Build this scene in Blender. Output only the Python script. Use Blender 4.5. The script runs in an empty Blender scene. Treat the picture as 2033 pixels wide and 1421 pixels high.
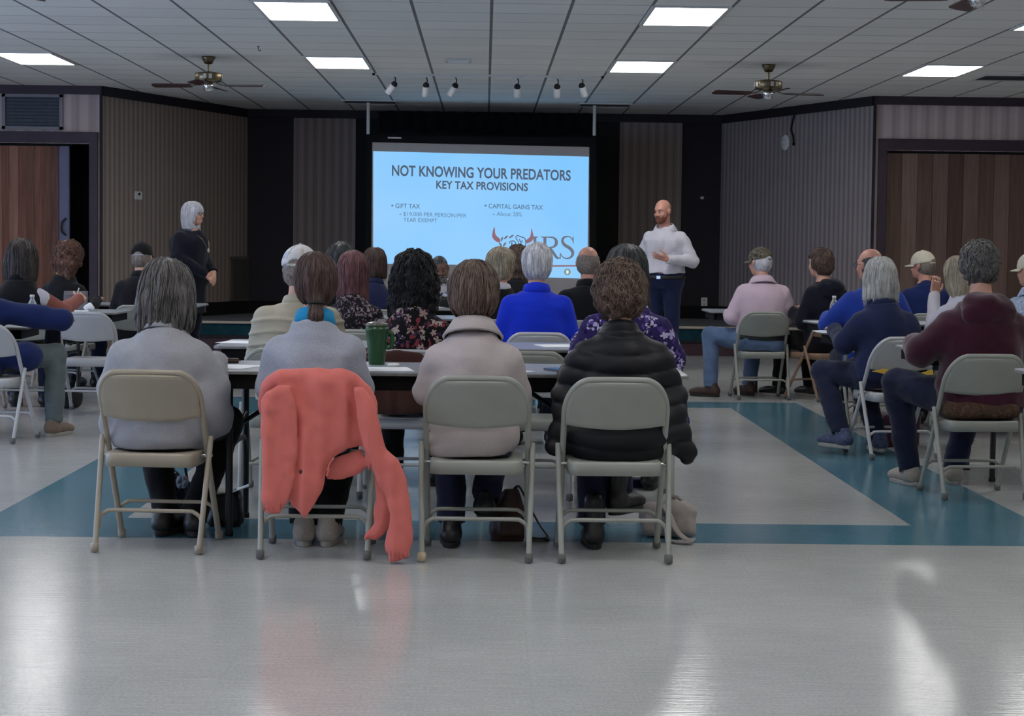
import bpy, bmesh, math, random
import numpy as np
from mathutils import Vector, Matrix, kdtree

C = bpy.context.scene.collection
SC = bpy.context.scene
PI = math.pi
random.seed(7)
RNG = np.random.RandomState(11)

# ------------------------------------------------------------------ camera
PW, PH, FPX = 2033.0, 1421.0, 3850.0
CAM_H, CEIL = 1.28, 3.13
ROLL = 0.0113
VPX, VPY = 963.0, 492.0
yc = Vector(((VPX - PW / 2) / FPX, (PH / 2 - VPY) / FPX, -1.0)).normalized()
xc = Vector((math.cos(ROLL), -math.sin(ROLL), 0.0))
xc.z = -(xc.x * yc.x + xc.y * yc.y) / yc.z
xc.normalize()
zc = xc.cross(yc)
CR = Matrix((xc, yc, zc))                      # camera -> world rotation
cd = bpy.data.cameras.new('camera')
cd.sensor_fit = 'HORIZONTAL'
cd.sensor_width = 36.0
cd.lens = 36.0 * FPX / PW
cd.clip_end = 200
cam = bpy.data.objects.new('camera', cd)
C.objects.link(cam)
cam.matrix_world = Matrix.Translation((0, 0, CAM_H)) @ CR.to_4x4()
SC.camera = cam


def ray(px, py):
    return CR @ Vector(((px - PW / 2) / FPX, (PH / 2 - py) / FPX, -1.0))


def at(px, py, Y):
    d = ray(px, py)
    return Vector((0, 0, CAM_H)) + d * (Y / d.y)


def gz(px, py, z=0.0):
    d = ray(px, py)
    return Vector((0, 0, CAM_H)) + d * ((z - CAM_H) / d.z)


# ------------------------------------------------------------------ light and exposure
SC.view_settings.view_transform = 'Standard'
SC.view_settings.look = 'None'
SC.view_settings.exposure = 0.0
SC.view_settings.gamma = 1.0
SC.view_settings.use_curve_mapping = False
LAMP_E = 12.5           # radiance of the lit ceiling panels
SLIDE_E = 1.0           # radiance of the projected slide
w = bpy.data.worlds.new('world')
SC.world = w
w.use_nodes = True
w.node_tree.nodes['Background'].inputs[0].default_value = (0.55, 0.7, 1.0, 1)
w.node_tree.nodes['Background'].inputs[1].default_value = 0.4
# daylight that comes in through the windows of the left wall
for i, wy in enumerate((4.0, 7.6, 11.2, 14.8)):
    ld = bpy.data.lights.new('window_daylight', 'AREA')
    ld.shape = 'RECTANGLE'
    ld.size, ld.size_y = 1.7, 1.4
    ld.energy = 125.0
    ld.color = (0.46, 0.63, 1.0)
    lo = bpy.data.objects.new('window_daylight', ld)
    C.objects.link(lo)
    lo.location = (-10.28, wy, 1.75)
    lo.rotation_euler = (0, math.radians(-112), 0)

# ------------------------------------------------------------------ naming helpers


def tag(o, label=None, cat=None, group=None, kind=None):
    if label: o['label'] = label
    if cat: o['category'] = cat
    if group: o['group'] = group
    if kind: o['kind'] = kind
    return o


def thing(name, label, cat, loc=(0, 0, 0), rz=0.0, group=None):
    o = bpy.data.objects.new(name, None)
    o.empty_display_size = 0.1
    C.objects.link(o)
    o.location = loc
    o.rotation_euler = (0, 0, rz)
    return tag(o, label, cat, group)


def dup(root, loc, rz, label, group=None):
    r = root.copy(); C.objects.link(r)
    r.location = loc; r.rotation_euler = (0, 0, rz)
    r['label'] = label
    if group: r['group'] = group
    for ch in list(root.children):
        c = ch.copy(); C.objects.link(c); c.parent = r
        for g in ch.children:
            d = g.copy(); C.objects.link(d); d.parent = c
    return r


# ------------------------------------------------------------------ materials
def srgb(r, g, b):
    def f(c):
        c /= 255.0
        return c / 12.92 if c <= 0.04045 else ((c + 0.055) / 1.055) ** 2.4
    return (f(r), f(g), f(b), 1.0)


class NT:
    def __init__(self, name):
        self.m = bpy.data.materials.new(name)
        self.m.use_nodes = True
        self.t = self.m.node_tree
        self.p = self.t.nodes['Principled BSDF']

    def n(self, kind, **kw):
        nd = self.t.nodes.new(kind)
        for k, v in kw.items():
            if k.startswith('i_'):
                key = k[2:].replace('_', ' ')
                nd.inputs[int(key) if key.isdigit() else key].default_value = v
            else:
                setattr(nd, k, v)
        return nd

    def l(self, a, b):
        self.t.links.new(a, b)

    def math(self, op, a, b=None, c=None):
        nd = self.t.nodes.new('ShaderNodeMath'); nd.operation = op
        for i, v in enumerate((a, b, c)):
            if v is None: continue
            if isinstance(v, (int, float)): nd.inputs[i].default_value = v
            else: self.l(v, nd.inputs[i])
        return nd.outputs[0]

    def mix(self, fac, a, b, mode='MIX'):
        nd = self.t.nodes.new('ShaderNodeMix'); nd.data_type = 'RGBA'; nd.blend_type = mode
        for i, v in ((0, fac), (6, a), (7, b)):
            if isinstance(v, (int, float)): nd.inputs[i].default_value = v
            elif isinstance(v, tuple): nd.inputs[i].default_value = v
            else: self.l(v, nd.inputs[i])
        return nd.outputs[2]

    def coord(self, kind='Object', scale=(1, 1, 1), rot=(0, 0, 0)):
        tc = self.n('ShaderNodeTexCoord')
        mp = self.n('ShaderNodeMapping')
        mp.inputs['Scale'].default_value = scale
        mp.inputs['Rotation'].default_value = rot
        self.l(tc.outputs[kind], mp.inputs['Vector'])
        return mp.outputs[0]

    def pos(self, scale=(1, 1, 1)):
        g = self.n('ShaderNodeNewGeometry')
        mp = self.n('ShaderNodeMapping')
        mp.inputs['Scale'].default_value = scale
        self.l(g.outputs['Position'], mp.inputs['Vector'])
        return mp.outputs[0]

    def noise(self, vec, scale, detail=3, rough=0.55):
        nd = self.n('ShaderNodeTexNoise')
        nd.inputs['Scale'].default_value = scale
        nd.inputs['Detail'].default_value = detail
        nd.inputs['Roughness'].default_value = rough
        self.l(vec, nd.inputs['Vector'])
        return nd.outputs[0]

    def ramp(self, fac, stops, interp='LINEAR'):
        nd = self.n('ShaderNodeValToRGB')
        cr = nd.color_ramp; cr.interpolation = interp
        while len(cr.elements) < len(stops): cr.elements.new(0.5)
        for e, (p, c) in zip(cr.elements, stops):
            e.position = p; e.color = c
        self.l(fac, nd.inputs[0])
        return nd.outputs[0]

    def bump(self, h, strength=0.3, dist=0.01):
        nd = self.n('ShaderNodeBump')
        nd.inputs['Strength'].default_value = strength
        nd.inputs['Distance'].default_value = dist
        self.l(h, nd.inputs['Height'])
        self.l(nd.outputs[0], self.p.inputs['Normal'])

    def set(self, **kw):
        names = dict(color='Base Color', rough='Roughness', metal='Metallic', spec='Specular IOR Level',
                     coat='Coat Weight', coatr='Coat Roughness', sheen='Sheen Weight', trans='Transmission Weight',
                     ior='IOR', emit='Emission Color', estr='Emission Strength', sss='Subsurface Weight', alpha='Alpha')
        for k, v in kw.items():
            s = self.p.inputs[names[k]]
            if hasattr(v, 'is_output'): self.l(v, s)
            else: s.default_value = v
        return self


def plain(name, col, rough=0.5, metal=0.0, spec=0.5, coat=0.0, var=0.0, vscale=8.0, bump=0.0, bscale=60.0):
    t = NT(name)
    t.set(color=col, rough=rough, metal=metal, spec=spec, coat=coat)
    v = None
    if var or bump: v = t.coord()
    if var:
        f = t.noise(v, vscale, 4)
        d = tuple(c * (1 - var) for c in col[:3]) + (1,)
        b = tuple(min(1, c * (1 + var)) for c in col[:3]) + (1,)
        t.set(color=t.ramp(f, [(0.3, d), (0.7, b)]))
    if bump:
        t.bump(t.noise(v, bscale, 4), bump, 0.004)
    return t.m


def fabric(name, col, var=0.12, rough=0.9, weave=260.0, bump=0.25, sheen=0.1):
    t = NT(name)
    v = t.coord()
    n1 = t.noise(v, 7, 4)
    n2 = t.noise(v, weave, 2)
    f = t.math('ADD', t.math('MULTIPLY', n1, 0.45), t.math('MULTIPLY', n2, 0.55))
    d = tuple(c * (1 - 2 * var) for c in col[:3]) + (1,)
    b = tuple(min(1, c * (1 + 2 * var)) for c in col[:3]) + (1,)
    t.set(color=t.ramp(f, [(0.3, d), (0.7, b)]), rough=rough, spec=0.2, sheen=sheen)
    t.bump(t.math('ADD', t.noise(v, 9, 4), t.math('MULTIPLY', n2, 0.25)), bump, 0.012)
    return t.m


def print_fabric(name, base, cols, scale=16.0, dens=0.5, rough=0.85, leaf=True, sc2=1.0):
    """printed cloth: scattered blossoms and leaves of several colours on a ground"""
    t = NT(name)
    v = t.coord()
    wob = t.n('ShaderNodeTexNoise', i_Scale=scale * 0.8); t.l(v, wob.inputs['Vector'])
    mixv = t.n('ShaderNodeVectorMath', operation='MULTIPLY_ADD')
    t.l(wob.outputs['Color'], mixv.inputs[0]); mixv.inputs[1].default_value = (0.05, 0.05, 0.05); t.l(v, mixv.inputs[2])
    out = base
    for i, c in enumerate(cols):
        mp = t.n('ShaderNodeMapping')
        mp.inputs['Location'].default_value = (3.1 * i, 1.7 * i, 2.3 * i)
        mp.inputs['Rotation'].default_value = (0.4 * i, 0.9 * i, 0.6 * i)
        mp.inputs['Scale'].default_value = (1, 1, 1) if i % 2 == 0 or not leaf else (1.7, 0.8, 1.2)
        t.l(mixv.outputs[0], mp.inputs[0])
        vo = t.n('ShaderNodeTexVoronoi', i_Scale=scale * (1 + 0.25 * i) * sc2)
        t.l(mp.outputs[0], vo.inputs['Vector'])
        sep = t.n('ShaderNodeSeparateColor'); t.l(vo.outputs['Color'], sep.inputs[0])
        on = t.math('LESS_THAN', sep.outputs[0], dens)
        df = t.n('ShaderNodeVectorMath', operation='SUBTRACT'); t.l(mp.outputs[0], df.inputs[0]); t.l(vo.outputs['Position'], df.inputs[1])
        sx = t.n('ShaderNodeSeparateXYZ'); t.l(df.outputs[0], sx.inputs[0])
        ang = t.math('ADD', t.math('ARCTAN2', sx.outputs[2], sx.outputs[0]), t.math('MULTIPLY', sep.outputs[1], 6.28))
        pet = t.math('ABSOLUTE', t.math('COSINE', t.math('MULTIPLY', ang, 2.5 if i % 2 == 0 else 1.0)))
        lim = t.math('ADD', 0.16, t.math('MULTIPLY', pet, 0.34)) if leaf else 0.36
        hit = t.math('LESS_THAN', vo.outputs['Distance'], lim)
        out = t.mix(t.math('MULTIPLY', on, hit), out, c)
    t.set(color=out, rough=rough, spec=0.2)
    t.bump(t.noise(v, 11, 3), 0.25, 0.01)
    return t.m


def hair_mat(name, dark, light, streak=(90, 90, 9), rough=0.5, spec=0.35):
    t = NT(name)
    v = t.coord(scale=streak)
    f = t.noise(v, 1.0, 4, 0.65)
    v2 = t.coord()
    g = t.noise(v2, 14, 3)
    fac = t.math('ADD', t.math('MULTIPLY', f, 0.7), t.math('MULTIPLY', g, 0.3))
    t.set(color=t.ramp(fac, [(0.34, dark), (0.64, light)]), rough=rough, spec=spec)
    t.bump(f, 0.5, 0.004)
    return t.m


def steel_paint(name, col, wear=0.25):
    t = NT(name)
    v = t.coord()
    f = t.noise(v, 22, 5, 0.7)
    g = t.noise(v, 5, 3)
    d = tuple(c * (1 - wear) for c in col[:3]) + (1,)
    base = t.mix(t.ramp(g, [(0.35, (0, 0, 0, 1)), (0.7, (1, 1, 1, 1))]), col, tuple(c * 0.9 for c in col[:3]) + (1,))
    t.set(color=t.mix(t.ramp(f, [(0.62, (0, 0, 0, 1)), (0.75, (1, 1, 1, 1))]), base, d),
          rough=0.38, spec=0.5)
    return t.m


M = {}
M['skin'] = plain('skin_fair', srgb(196, 148, 128), 0.5, var=0.10, vscale=18)
M['skin_pink'] = plain('skin_ruddy', srgb(196, 140, 122), 0.48, var=0.12, vscale=14)
M['skin_dark'] = plain('skin_brown', srgb(112, 76, 62), 0.45, var=0.15, vscale=14)
M['chair'] = steel_paint('grey_chair_enamel', srgb(150, 152, 144))
M['chair_beige'] = steel_paint('beige_chair_enamel', srgb(158, 148, 132))
M['chair_light'] = steel_paint('pale_grey_chair_enamel', srgb(176, 176, 178))
M['chair_tan'] = steel_paint('tan_chair_enamel', srgb(140, 112, 92))
M['rubber'] = plain('grey_rubber', srgb(96, 96, 94), 0.8, var=0.2, vscale=40)
M['rubber_tan'] = plain('worn_tan_rubber', srgb(196, 178, 150), 0.8, var=0.2, vscale=40)
M['laminate'] = plain('grey_table_laminate', srgb(150, 156, 166), 0.28, var=0.06, vscale=60)
M['table_edge'] = plain('table_edge_band', srgb(120, 118, 116), 0.5, var=0.15, vscale=30)
M['black_steel'] = plain('black_table_steel', srgb(22, 22, 24), 0.45, var=0.3, vscale=20)
M['black'] = plain('matt_black', srgb(14, 14, 17), 0.7, var=0.2, vscale=10)
M['white_paper'] = plain('white_paper', srgb(228, 230, 236), 0.75, var=0.03, vscale=20)
M['white'] = plain('white_enamel', srgb(225, 224, 220), 0.45, var=0.03)
M['chrome'] = plain('polished_metal', (0.75, 0.75, 0.76, 1), 0.16, metal=1.0, var=0.05)
M['brass'] = plain('antique_brass', srgb(120, 108, 84), 0.3, metal=0.9, var=0.15, vscale=30)
M['leather_black'] = plain('black_leather', srgb(20, 19, 20), 0.4, var=0.25, vscale=20, bump=0.3, bscale=120)
M['leather_brown'] = plain('dark_brown_leather', srgb(58, 38, 30), 0.6, var=0.25, vscale=14, bump=0.3, bscale=120)
M['sole'] = plain('shoe_sole', srgb(150, 146, 140), 0.75, var=0.1, vscale=30)
M['sole_dark'] = plain('dark_shoe_sole', srgb(30, 28, 27), 0.75, var=0.1, vscale=30)


# ------------------------------------------------------------------ hard surface mesh builder
class MB:
    def __init__(self):
        self.v = []; self.f = []; self.sm = []

    def add(self, vs, fs, smooth=False):
        o = len(self.v)
        self.v += [tuple(p) for p in vs]
        self.f += [tuple(i + o for i in q) for q in fs]
        self.sm += [smooth] * len(fs)
        return self

    def box(self, c, s, R=None, bev=0.0):
        bm = bmesh.new()
        bmesh.ops.create_cube(bm, size=1.0)
        for v in bm.verts:
            v.co = Vector((v.co.x * s[0], v.co.y * s[1], v.co.z * s[2]))
        if bev:
            bmesh.ops.bevel(bm, geom=bm.edges[:], offset=min(bev, min(s) * 0.49), segments=2, affect='EDGES')
        T = Matrix.Translation(c) @ (R.to_4x4() if R else Matrix())
        bm.verts.index_update()
        self.add([T @ v.co for v in bm.verts], [[v.index for v in f.verts] for f in bm.faces])
        bm.free()
        return self

    def tube(self, pts, r, n=10, caps=True, flat=None, closed=False):
        pts = [Vector(p) for p in pts]
        m = len(pts)
        rs = r if isinstance(r, (list, tuple)) else [r] * m
        tang = []
        for i in range(m):
            a = pts[(i - 1) % m] if (closed or i > 0) else pts[i]
            b = pts[(i + 1) % m] if (closed or i < m - 1) else pts[i]
            t = (b - a); t = t.normalized() if t.length > 1e-9 else Vector((0, 0, 1))
            tang.append(t)
        up = Vector((0, 0, 1)) if abs(tang[0].z) < 0.9 else Vector((0, 1, 0))
        nrm = (up - tang[0] * up.dot(tang[0])).normalized()
        vs = []
        for i in range(m):
            nrm = (nrm - tang[i] * nrm.dot(tang[i])).normalized()
            bi = tang[i].cross(nrm)
            for k in range(n):
                a = 2 * PI * k / n
                kx, ky = (flat if flat else (1, 1))
                vs.append(pts[i] + nrm * (math.cos(a) * rs[i] * kx) + bi * (math.sin(a) * rs[i] * ky))
        fs = []
        for i in range(m if closed else m - 1):
            for k in range(n):
                a, b = i * n + k, i * n + (k + 1) % n
                c2, d2 = ((i + 1) % m) * n + (k + 1) % n, ((i + 1) % m) * n + k
                fs.append((a, b, c2, d2))
        self.add(vs, fs, True)
        if caps and not closed:
            self.add(vs[:n], [tuple(range(n))[::-1]])
            self.add(vs[-n:], [tuple(range(n))])
        return self

    def lathe(self, prof, c=(0, 0, 0), n=24, R=None, squash=(1, 1)):
        T = Matrix.Translation(c) @ (R.to_4x4() if R else Matrix())
        vs, fs = [], []
        for (r, z) in prof:
            for k in range(n):
                a = 2 * PI * k / n
                vs.append(T @ Vector((r * squash[0] * math.cos(a), r * squash[1] * math.sin(a), z)))
        for i in range(len(prof) - 1):
            for k in range(n):
                fs.append((i * n + k, i * n + (k + 1) % n, (i + 1) * n + (k + 1) % n, (i + 1) * n + k))
        self.add(vs, fs, True)
        self.add(vs[:n], [tuple(range(n))[::-1]])
        self.add(vs[-n:], [tuple(range(n))])
        return self

    def prism(self, poly, z0, z1, T=None):
        T = T or Matrix()
        n = len(poly)
        vs = [T @ Vector((p[0], p[1], z0)) for p in poly] + [T @ Vector((p[0], p[1], z1)) for p in poly]
        fs = [tuple(range(n))[::-1], tuple(range(n, 2 * n))]
        fs += [(i, (i + 1) % n, n + (i + 1) % n, n + i) for i in range(n)]
        return self.add(vs, fs)

    def grid(self, fn, nu, nv, smooth=True):
        vs = [fn(i / (nu - 1), j / (nv - 1)) for i in range(nu) for j in range(nv)]
        fs = [(i * nv + j, (i + 1) * nv + j, (i + 1) * nv + j + 1, i * nv + j + 1)
              for i in range(nu - 1) for j in range(nv - 1)]
        return self.add(vs, fs, smooth)

    def build(self, name, mat, parent=None, solid=0.0, sub=0, bevel=0.0):
        me = bpy.data.meshes.new(name)
        me.from_pydata(self.v, [], self.f)
        me.update()
        me.polygons.foreach_set('use_smooth', self.sm)
        me.materials.append(M[mat] if isinstance(mat, str) else mat)
        o = bpy.data.objects.new(name, me)
        C.objects.link(o)
        if parent: o.parent = parent
        if solid:
            md = o.modifiers.new('thick', 'SOLIDIFY'); md.thickness = solid; md.offset = 0
        if sub:
            md = o.modifiers.new('smooth', 'SUBSURF'); md.levels = sub; md.render_levels = sub
        if bevel:
            md = o.modifiers.new('bevel', 'BEVEL'); md.width = bevel; md.segments = 2
            md.limit_method = 'ANGLE'
        return o


def spline(pts, n=8, closed=False):
    """Catmull-Rom through the points"""
    P = [Vector(p) for p in pts]
    out = []
    m = len(P)
    rng = range(m if closed else m - 1)
    for i in rng:
        p0 = P[(i - 1) % m] if (closed or i > 0) else P[i] * 2 - P[i + 1]
        p1, p2 = P[i], P[(i + 1) % m]
        p3 = P[(i + 2) % m] if (closed or i + 2 < m) else P[i + 1] * 2 - P[i]
        for k in range(n):
            t = k / n
            out.append(0.5 * ((2 * p1) + (p2 - p0) * t + (2 * p0 - 5 * p1 + 4 * p2 - p3) * t * t
                              + (3 * p1 - p0 - 3 * p2 + p3) * t ** 3))
    if not closed: out.append(P[-1])
    return out


def round_rect(w2, h2, r, n=6, cx=0.0, cy=0.0):
    out = []
    for (sx, sy, a0) in ((1, 1, 0), (-1, 1, 90), (-1, -1, 180), (1, -1, 270)):
        for k in range(n + 1):
            a = math.radians(a0 + 90 * k / n)
            out.append((cx + sx * (w2 - r) + r * math.cos(a), cy + sy * (h2 - r) + r * math.sin(a)))
    return out
# ------------------------------------------------------------------ implicit surfaces for bodies, cloth and hair
_T = np.random.RandomState(3).rand(32, 32, 32).astype(np.float32)


def vnoise(x, y, z, f=1.0, seed=0):
    x = x * f + seed * 7.31; y = y * f + seed * 3.77; z = z * f + seed * 5.13
    xi, yi, zi = np.floor(x).astype(np.int32), np.floor(y).astype(np.int32), np.floor(z).astype(np.int32)
    u, v, w_ = x - xi, y - yi, z - zi
    u = u * u * (3 - 2 * u); v = v * v * (3 - 2 * v); w_ = w_ * w_ * (3 - 2 * w_)
    x0, y0, z0 = xi & 31, yi & 31, zi & 31
    x1, y1, z1 = (xi + 1) & 31, (yi + 1) & 31, (zi + 1) & 31

    def L(a, b, t): return a + (b - a) * t
    c00 = L(_T[x0, y0, z0], _T[x1, y0, z0], u); c10 = L(_T[x0, y1, z0], _T[x1, y1, z0], u)
    c01 = L(_T[x0, y0, z1], _T[x1, y0, z1], u); c11 = L(_T[x0, y1, z1], _T[x1, y1, z1], u)
    return L(L(c00, c10, v), L(c01, c11, v), w_) * 2 - 1


def A3(p): return np.array([p[0], p[1], p[2]], dtype=np.float32)


def cap(a, b, ra, rb):
    a, b = A3(a), A3(b)
    ab = b - a
    L2 = float(ab @ ab) + 1e-12

    def fn(x, y, z):
        px, py, pz = x - a[0], y - a[1], z - a[2]
        t = np.clip((px * ab[0] + py * ab[1] + pz * ab[2]) / L2, 0, 1)
        dx, dy, dz = px - t * ab[0], py - t * ab[1], pz - t * ab[2]
        return np.sqrt(dx * dx + dy * dy + dz * dz) - (ra + (rb - ra) * t)
    r = max(ra, rb)
    return fn, np.minimum(a, b) - r, np.maximum(a, b) + r


def ell(c, r, power=2.0):
    c, r = A3(c), A3(r)

    def fn(x, y, z):
        px, py, pz = (x - c[0]), (y - c[1]), (z - c[2])
        k0 = np.sqrt((px / r[0]) ** 2 + (py / r[1]) ** 2 + (pz / r[2]) ** 2)
        k1 = np.sqrt((px / r[0] ** 2) ** 2 + (py / r[1] ** 2) ** 2 + (pz / r[2] ** 2) ** 2) + 1e-9
        return k0 * (k0 - 1) / k1
    return fn, c - r, c + r


def rbox(c, s, r):
    c, s = A3(c), A3(s) / 2 - r

    def fn(x, y, z):
        qx, qy, qz = np.abs(x - c[0]) - s[0], np.abs(y - c[1]) - s[1], np.abs(z - c[2]) - s[2]
        o = np.sqrt(np.maximum(qx, 0) ** 2 + np.maximum(qy, 0) ** 2 + np.maximum(qz, 0) ** 2)
        return o + np.minimum(np.maximum(qx, np.maximum(qy, qz)), 0) - r
    return fn, c - s - r, c + s + r


def prof(secs, p=2.2, grow=0.0):
    """stack of superelliptic sections (z, cx, cy, rx, ry)"""
    S = spline4(secs)
    zs = S[:, 0]

    def fn(x, y, z):
        cx = np.interp(z, zs, S[:, 1]); cy = np.interp(z, zs, S[:, 2])
        rx = np.interp(z, zs, S[:, 3]) + grow; ry = np.interp(z, zs, S[:, 4]) + grow
        rho = ((np.abs(x - cx) / rx) ** p + (np.abs(y - cy) / ry) ** p + 1e-9) ** (1 / p)
        d = (rho - 1) * np.minimum(rx, ry)
        return np.maximum(d, np.maximum(zs[0] - z, z - zs[-1]))
    lo = np.array([(S[:, 1] - S[:, 3]).min() - grow, (S[:, 2] - S[:, 4]).min() - grow, zs[0]], dtype=np.float32)
    hi = np.array([(S[:, 1] + S[:, 3]).max() + grow, (S[:, 2] + S[:, 4]).max() + grow, zs[-1]], dtype=np.float32)
    return fn, lo, hi


def spline4(secs, n=6):
    P = np.array(sorted(secs), dtype=np.float64)
    out = []
    for i in range(len(P) - 1):
        p1, p2 = P[i], P[i + 1]
        p0 = P[i - 1] if i > 0 else 2 * p1 - p2
        p3 = P[i + 2] if i + 2 < len(P) else 2 * p2 - p1
        for k in range(n):
            t = k / n
            q = 0.5 * (2 * p1 + (p2 - p0) * t + (2 * p0 - 5 * p1 + 4 * p2 - p3) * t * t + (3 * p1 - p0 - 3 * p2 + p3) * t ** 3)
            q[0] = p1[0] + (p2[0] - p1[0]) * t
            out.append(q)
    out.append(P[-1])
    A = np.array(out)
    A[:, 3:5] = np.maximum(A[:, 3:5], 0.004)
    return A


def xf(prim, T):
    fn, lo, hi = prim
    Ti = T.inverted()
    m = np.array(Ti, dtype=np.float32)
    cs = [T @ Vector((x, y, z)) for x in (lo[0], hi[0]) for y in (lo[1], hi[1]) for z in (lo[2], hi[2])]
    cs = np.array([tuple(c) for c in cs], dtype=np.float32)

    def g(x, y, z):
        return fn(m[0, 0] * x + m[0, 1] * y + m[0, 2] * z + m[0, 3],
                  m[1, 0] * x + m[1, 1] * y + m[1, 2] * z + m[1, 3],
                  m[2, 0] * x + m[2, 1] * y + m[2, 2] * z + m[2, 3])
    return g, cs.min(0), cs.max(0)


def half(nv, d):
    """solid half space n.p > d (for cutting)"""
    nv = Vector(nv).normalized()

    def fn(x, y, z): return -(nv.x * x + nv.y * y + nv.z * z - d)
    return fn, np.full(3, -9, np.float32), np.full(3, 9, np.float32)


class Fld:
    def __init__(self, h=0.01):
        self.h = h; self.ops = []; self.dis = []

    def add(self, prim, k=0.02):
        self.ops.append(('u', prim, k)); return self

    def cut(self, prim, k=0.005):
        self.ops.append(('s', prim, k)); return self

    def disp(self, fn):
        self.dis.append(fn); return self

    def solve(self):
        h = self.h
        us = [p for o, p, k in self.ops if o == 'u']
        lo = np.min([p[1] for p in us], 0) - 4 * h - 0.012
        hi = np.max([p[2] for p in us], 0) + 4 * h + 0.012
        n = np.maximum(np.ceil((hi - lo) / h).astype(int) + 1, 4)
        ax = [(lo[i] + h * np.arange(n[i])).astype(np.float32) for i in range(3)]
        F = np.full(n, 0.25, np.float32)
        for o, (fn, plo, phi), k in self.ops:
            m = k + 4 * h + 0.015
            i0 = np.clip(np.floor((plo - m - lo) / h).astype(int), 0, n - 1)
            i1 = np.clip(np.ceil((phi + m - lo) / h).astype(int) + 1, 1, n)
            if np.any(i1 <= i0): continue
            sl = tuple(slice(a, b) for a, b in zip(i0, i1))
            x = ax[0][sl[0]][:, None, None]; y = ax[1][sl[1]][None, :, None]; z = ax[2][sl[2]][None, None, :]
            d = fn(x, y, z).astype(np.float32)
            f = F[sl]
            if o == 'u':
                t = np.clip(0.5 + 0.5 * (f - d) / k, 0, 1)
                F[sl] = f + (d - f) * t - k * t * (1 - t)
            else:
                d = -d
                t = np.clip(0.5 - 0.5 * (f - d) / k, 0, 1)
                F[sl] = f + (d - f) * t + k * t * (1 - t)
        if self.dis:
            idx = np.nonzero(np.abs(F) < 0.05)
            X, Y, Z = ax[0][idx[0]], ax[1][idx[1]], ax[2][idx[2]]
            f = F[idx]
            for fn in self.dis: f = f - fn(X, Y, Z)
            F[idx] = f
        F[0] = F[-1] = 0.1; F[:, 0] = F[:, -1] = 0.1; F[:, :, 0] = F[:, :, -1] = 0.1
        return F, lo, n

    def mesh(self, smooth=1):
        F, lo, n = self.solve()
        h = self.h
        S = F < 0
        c = [(i, j, k) for i in (0, 1) for j in (0, 1) for k in (0, 1)]

        def sh(A, o): return A[o[0]:n[0] - 1 + o[0], o[1]:n[1] - 1 + o[1], o[2]:n[2] - 1 + o[2]]
        cnt = sum(sh(S, o).astype(np.int8) for o in c)
        act = np.nonzero((cnt > 0) & (cnt < 8))
        m = len(act[0])
        I = np.stack(act, 1)
        val = np.stack([F[act[0] + o[0], act[1] + o[1], act[2] + o[2]] for o in c], 1)
        acc = np.zeros((m, 3), np.float32); num = np.zeros(m, np.float32)
        for a in range(8):
            for b in range(a + 1, 8):
                df = [c[b][q] - c[a][q] for q in range(3)]
                if sum(abs(v) for v in df) != 1: continue
                va, vb = val[:, a], val[:, b]
                cr = (va < 0) != (vb < 0)
                t = np.where(cr, va / (va - vb + 1e-12 * (va == vb)), 0)
                for q in range(3):
                    acc[:, q] += np.where(cr, c[a][q] + t * df[q], 0)
                num += cr
        V = (I + acc / num[:, None]) * h + lo
        ids = np.full(n, -1, np.int32)
        ids[act] = np.arange(m)
        quads = []
        for ax_ in range(3):
            b1, b2 = (ax_ + 1) % 3, (ax_ + 2) % 3
            s0 = [slice(None)] * 3; s1 = [slice(None)] * 3
            s0[ax_] = slice(0, n[ax_] - 1); s1[ax_] = slice(1, n[ax_])
            a, b = S[tuple(s0)], S[tuple(s1)]
            E = np.nonzero(a != b)
            E = np.stack(E, 1)
            inside = a[tuple(E.T)]
            e1 = np.zeros(3, int); e1[b1] = 1
            e2 = np.zeros(3, int); e2[b2] = 1
            q0 = ids[tuple((E - e1 - e2).T)]; q1 = ids[tuple((E - e2).T)]
            q2 = ids[tuple(E.T)]; q3 = ids[tuple((E - e1).T)]
            Q = np.stack([q0, q1, q2, q3], 1)
            Q[~inside] = Q[~inside][:, ::-1]
            quads.append(Q[(Q >= 0).all(1)])
        Q = np.concatenate(quads)
        for _ in range(smooth):
            A = np.zeros_like(V); N = np.zeros(len(V))
            for q in range(4):
                a, b = Q[:, q], Q[:, (q + 1) % 4]
                np.add.at(A, a, V[b]); np.add.at(N, a, 1)
                np.add.at(A, b, V[a]); np.add.at(N, b, 1)
            V = V * 0.5 + 0.5 * A / np.maximum(N, 1)[:, None]
        return V, Q

    def build(self, name, mat, parent=None, smooth=1):
        V, Q = self.mesh(smooth)
        return np_mesh(name, V, Q, mat, parent)


def np_mesh(name, V, Q, mat, parent=None):
    me = bpy.data.meshes.new(name)
    me.vertices.add(len(V)); me.loops.add(Q.size); me.polygons.add(len(Q))
    me.vertices.foreach_set('co', np.ascontiguousarray(V, dtype=np.float32).ravel())
    me.loops.foreach_set('vertex_index', np.ascontiguousarray(Q, dtype=np.int32).ravel())
    me.polygons.foreach_set('loop_start', np.arange(0, Q.size, 4, dtype=np.int32))
    me.polygons.foreach_set('loop_total', np.full(len(Q), 4, np.int32))
    me.polygons.foreach_set('use_smooth', np.ones(len(Q), bool))
    me.update(calc_edges=True)
    me.validate()
    me.materials.append(M[mat] if isinstance(mat, str) else mat)
    o = bpy.data.objects.new(name, me)
    C.objects.link(o)
    if parent: o.parent = parent
    return o
# ------------------------------------------------------------------ the room
XW, YB, YF = 10.3, 26.7, -6.0


def struct(name, mb, mat, parent=None, **kw):
    o = mb.build(name, mat, parent, **kw)
    if not parent: o['kind'] = 'structure'
    return o


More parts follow.
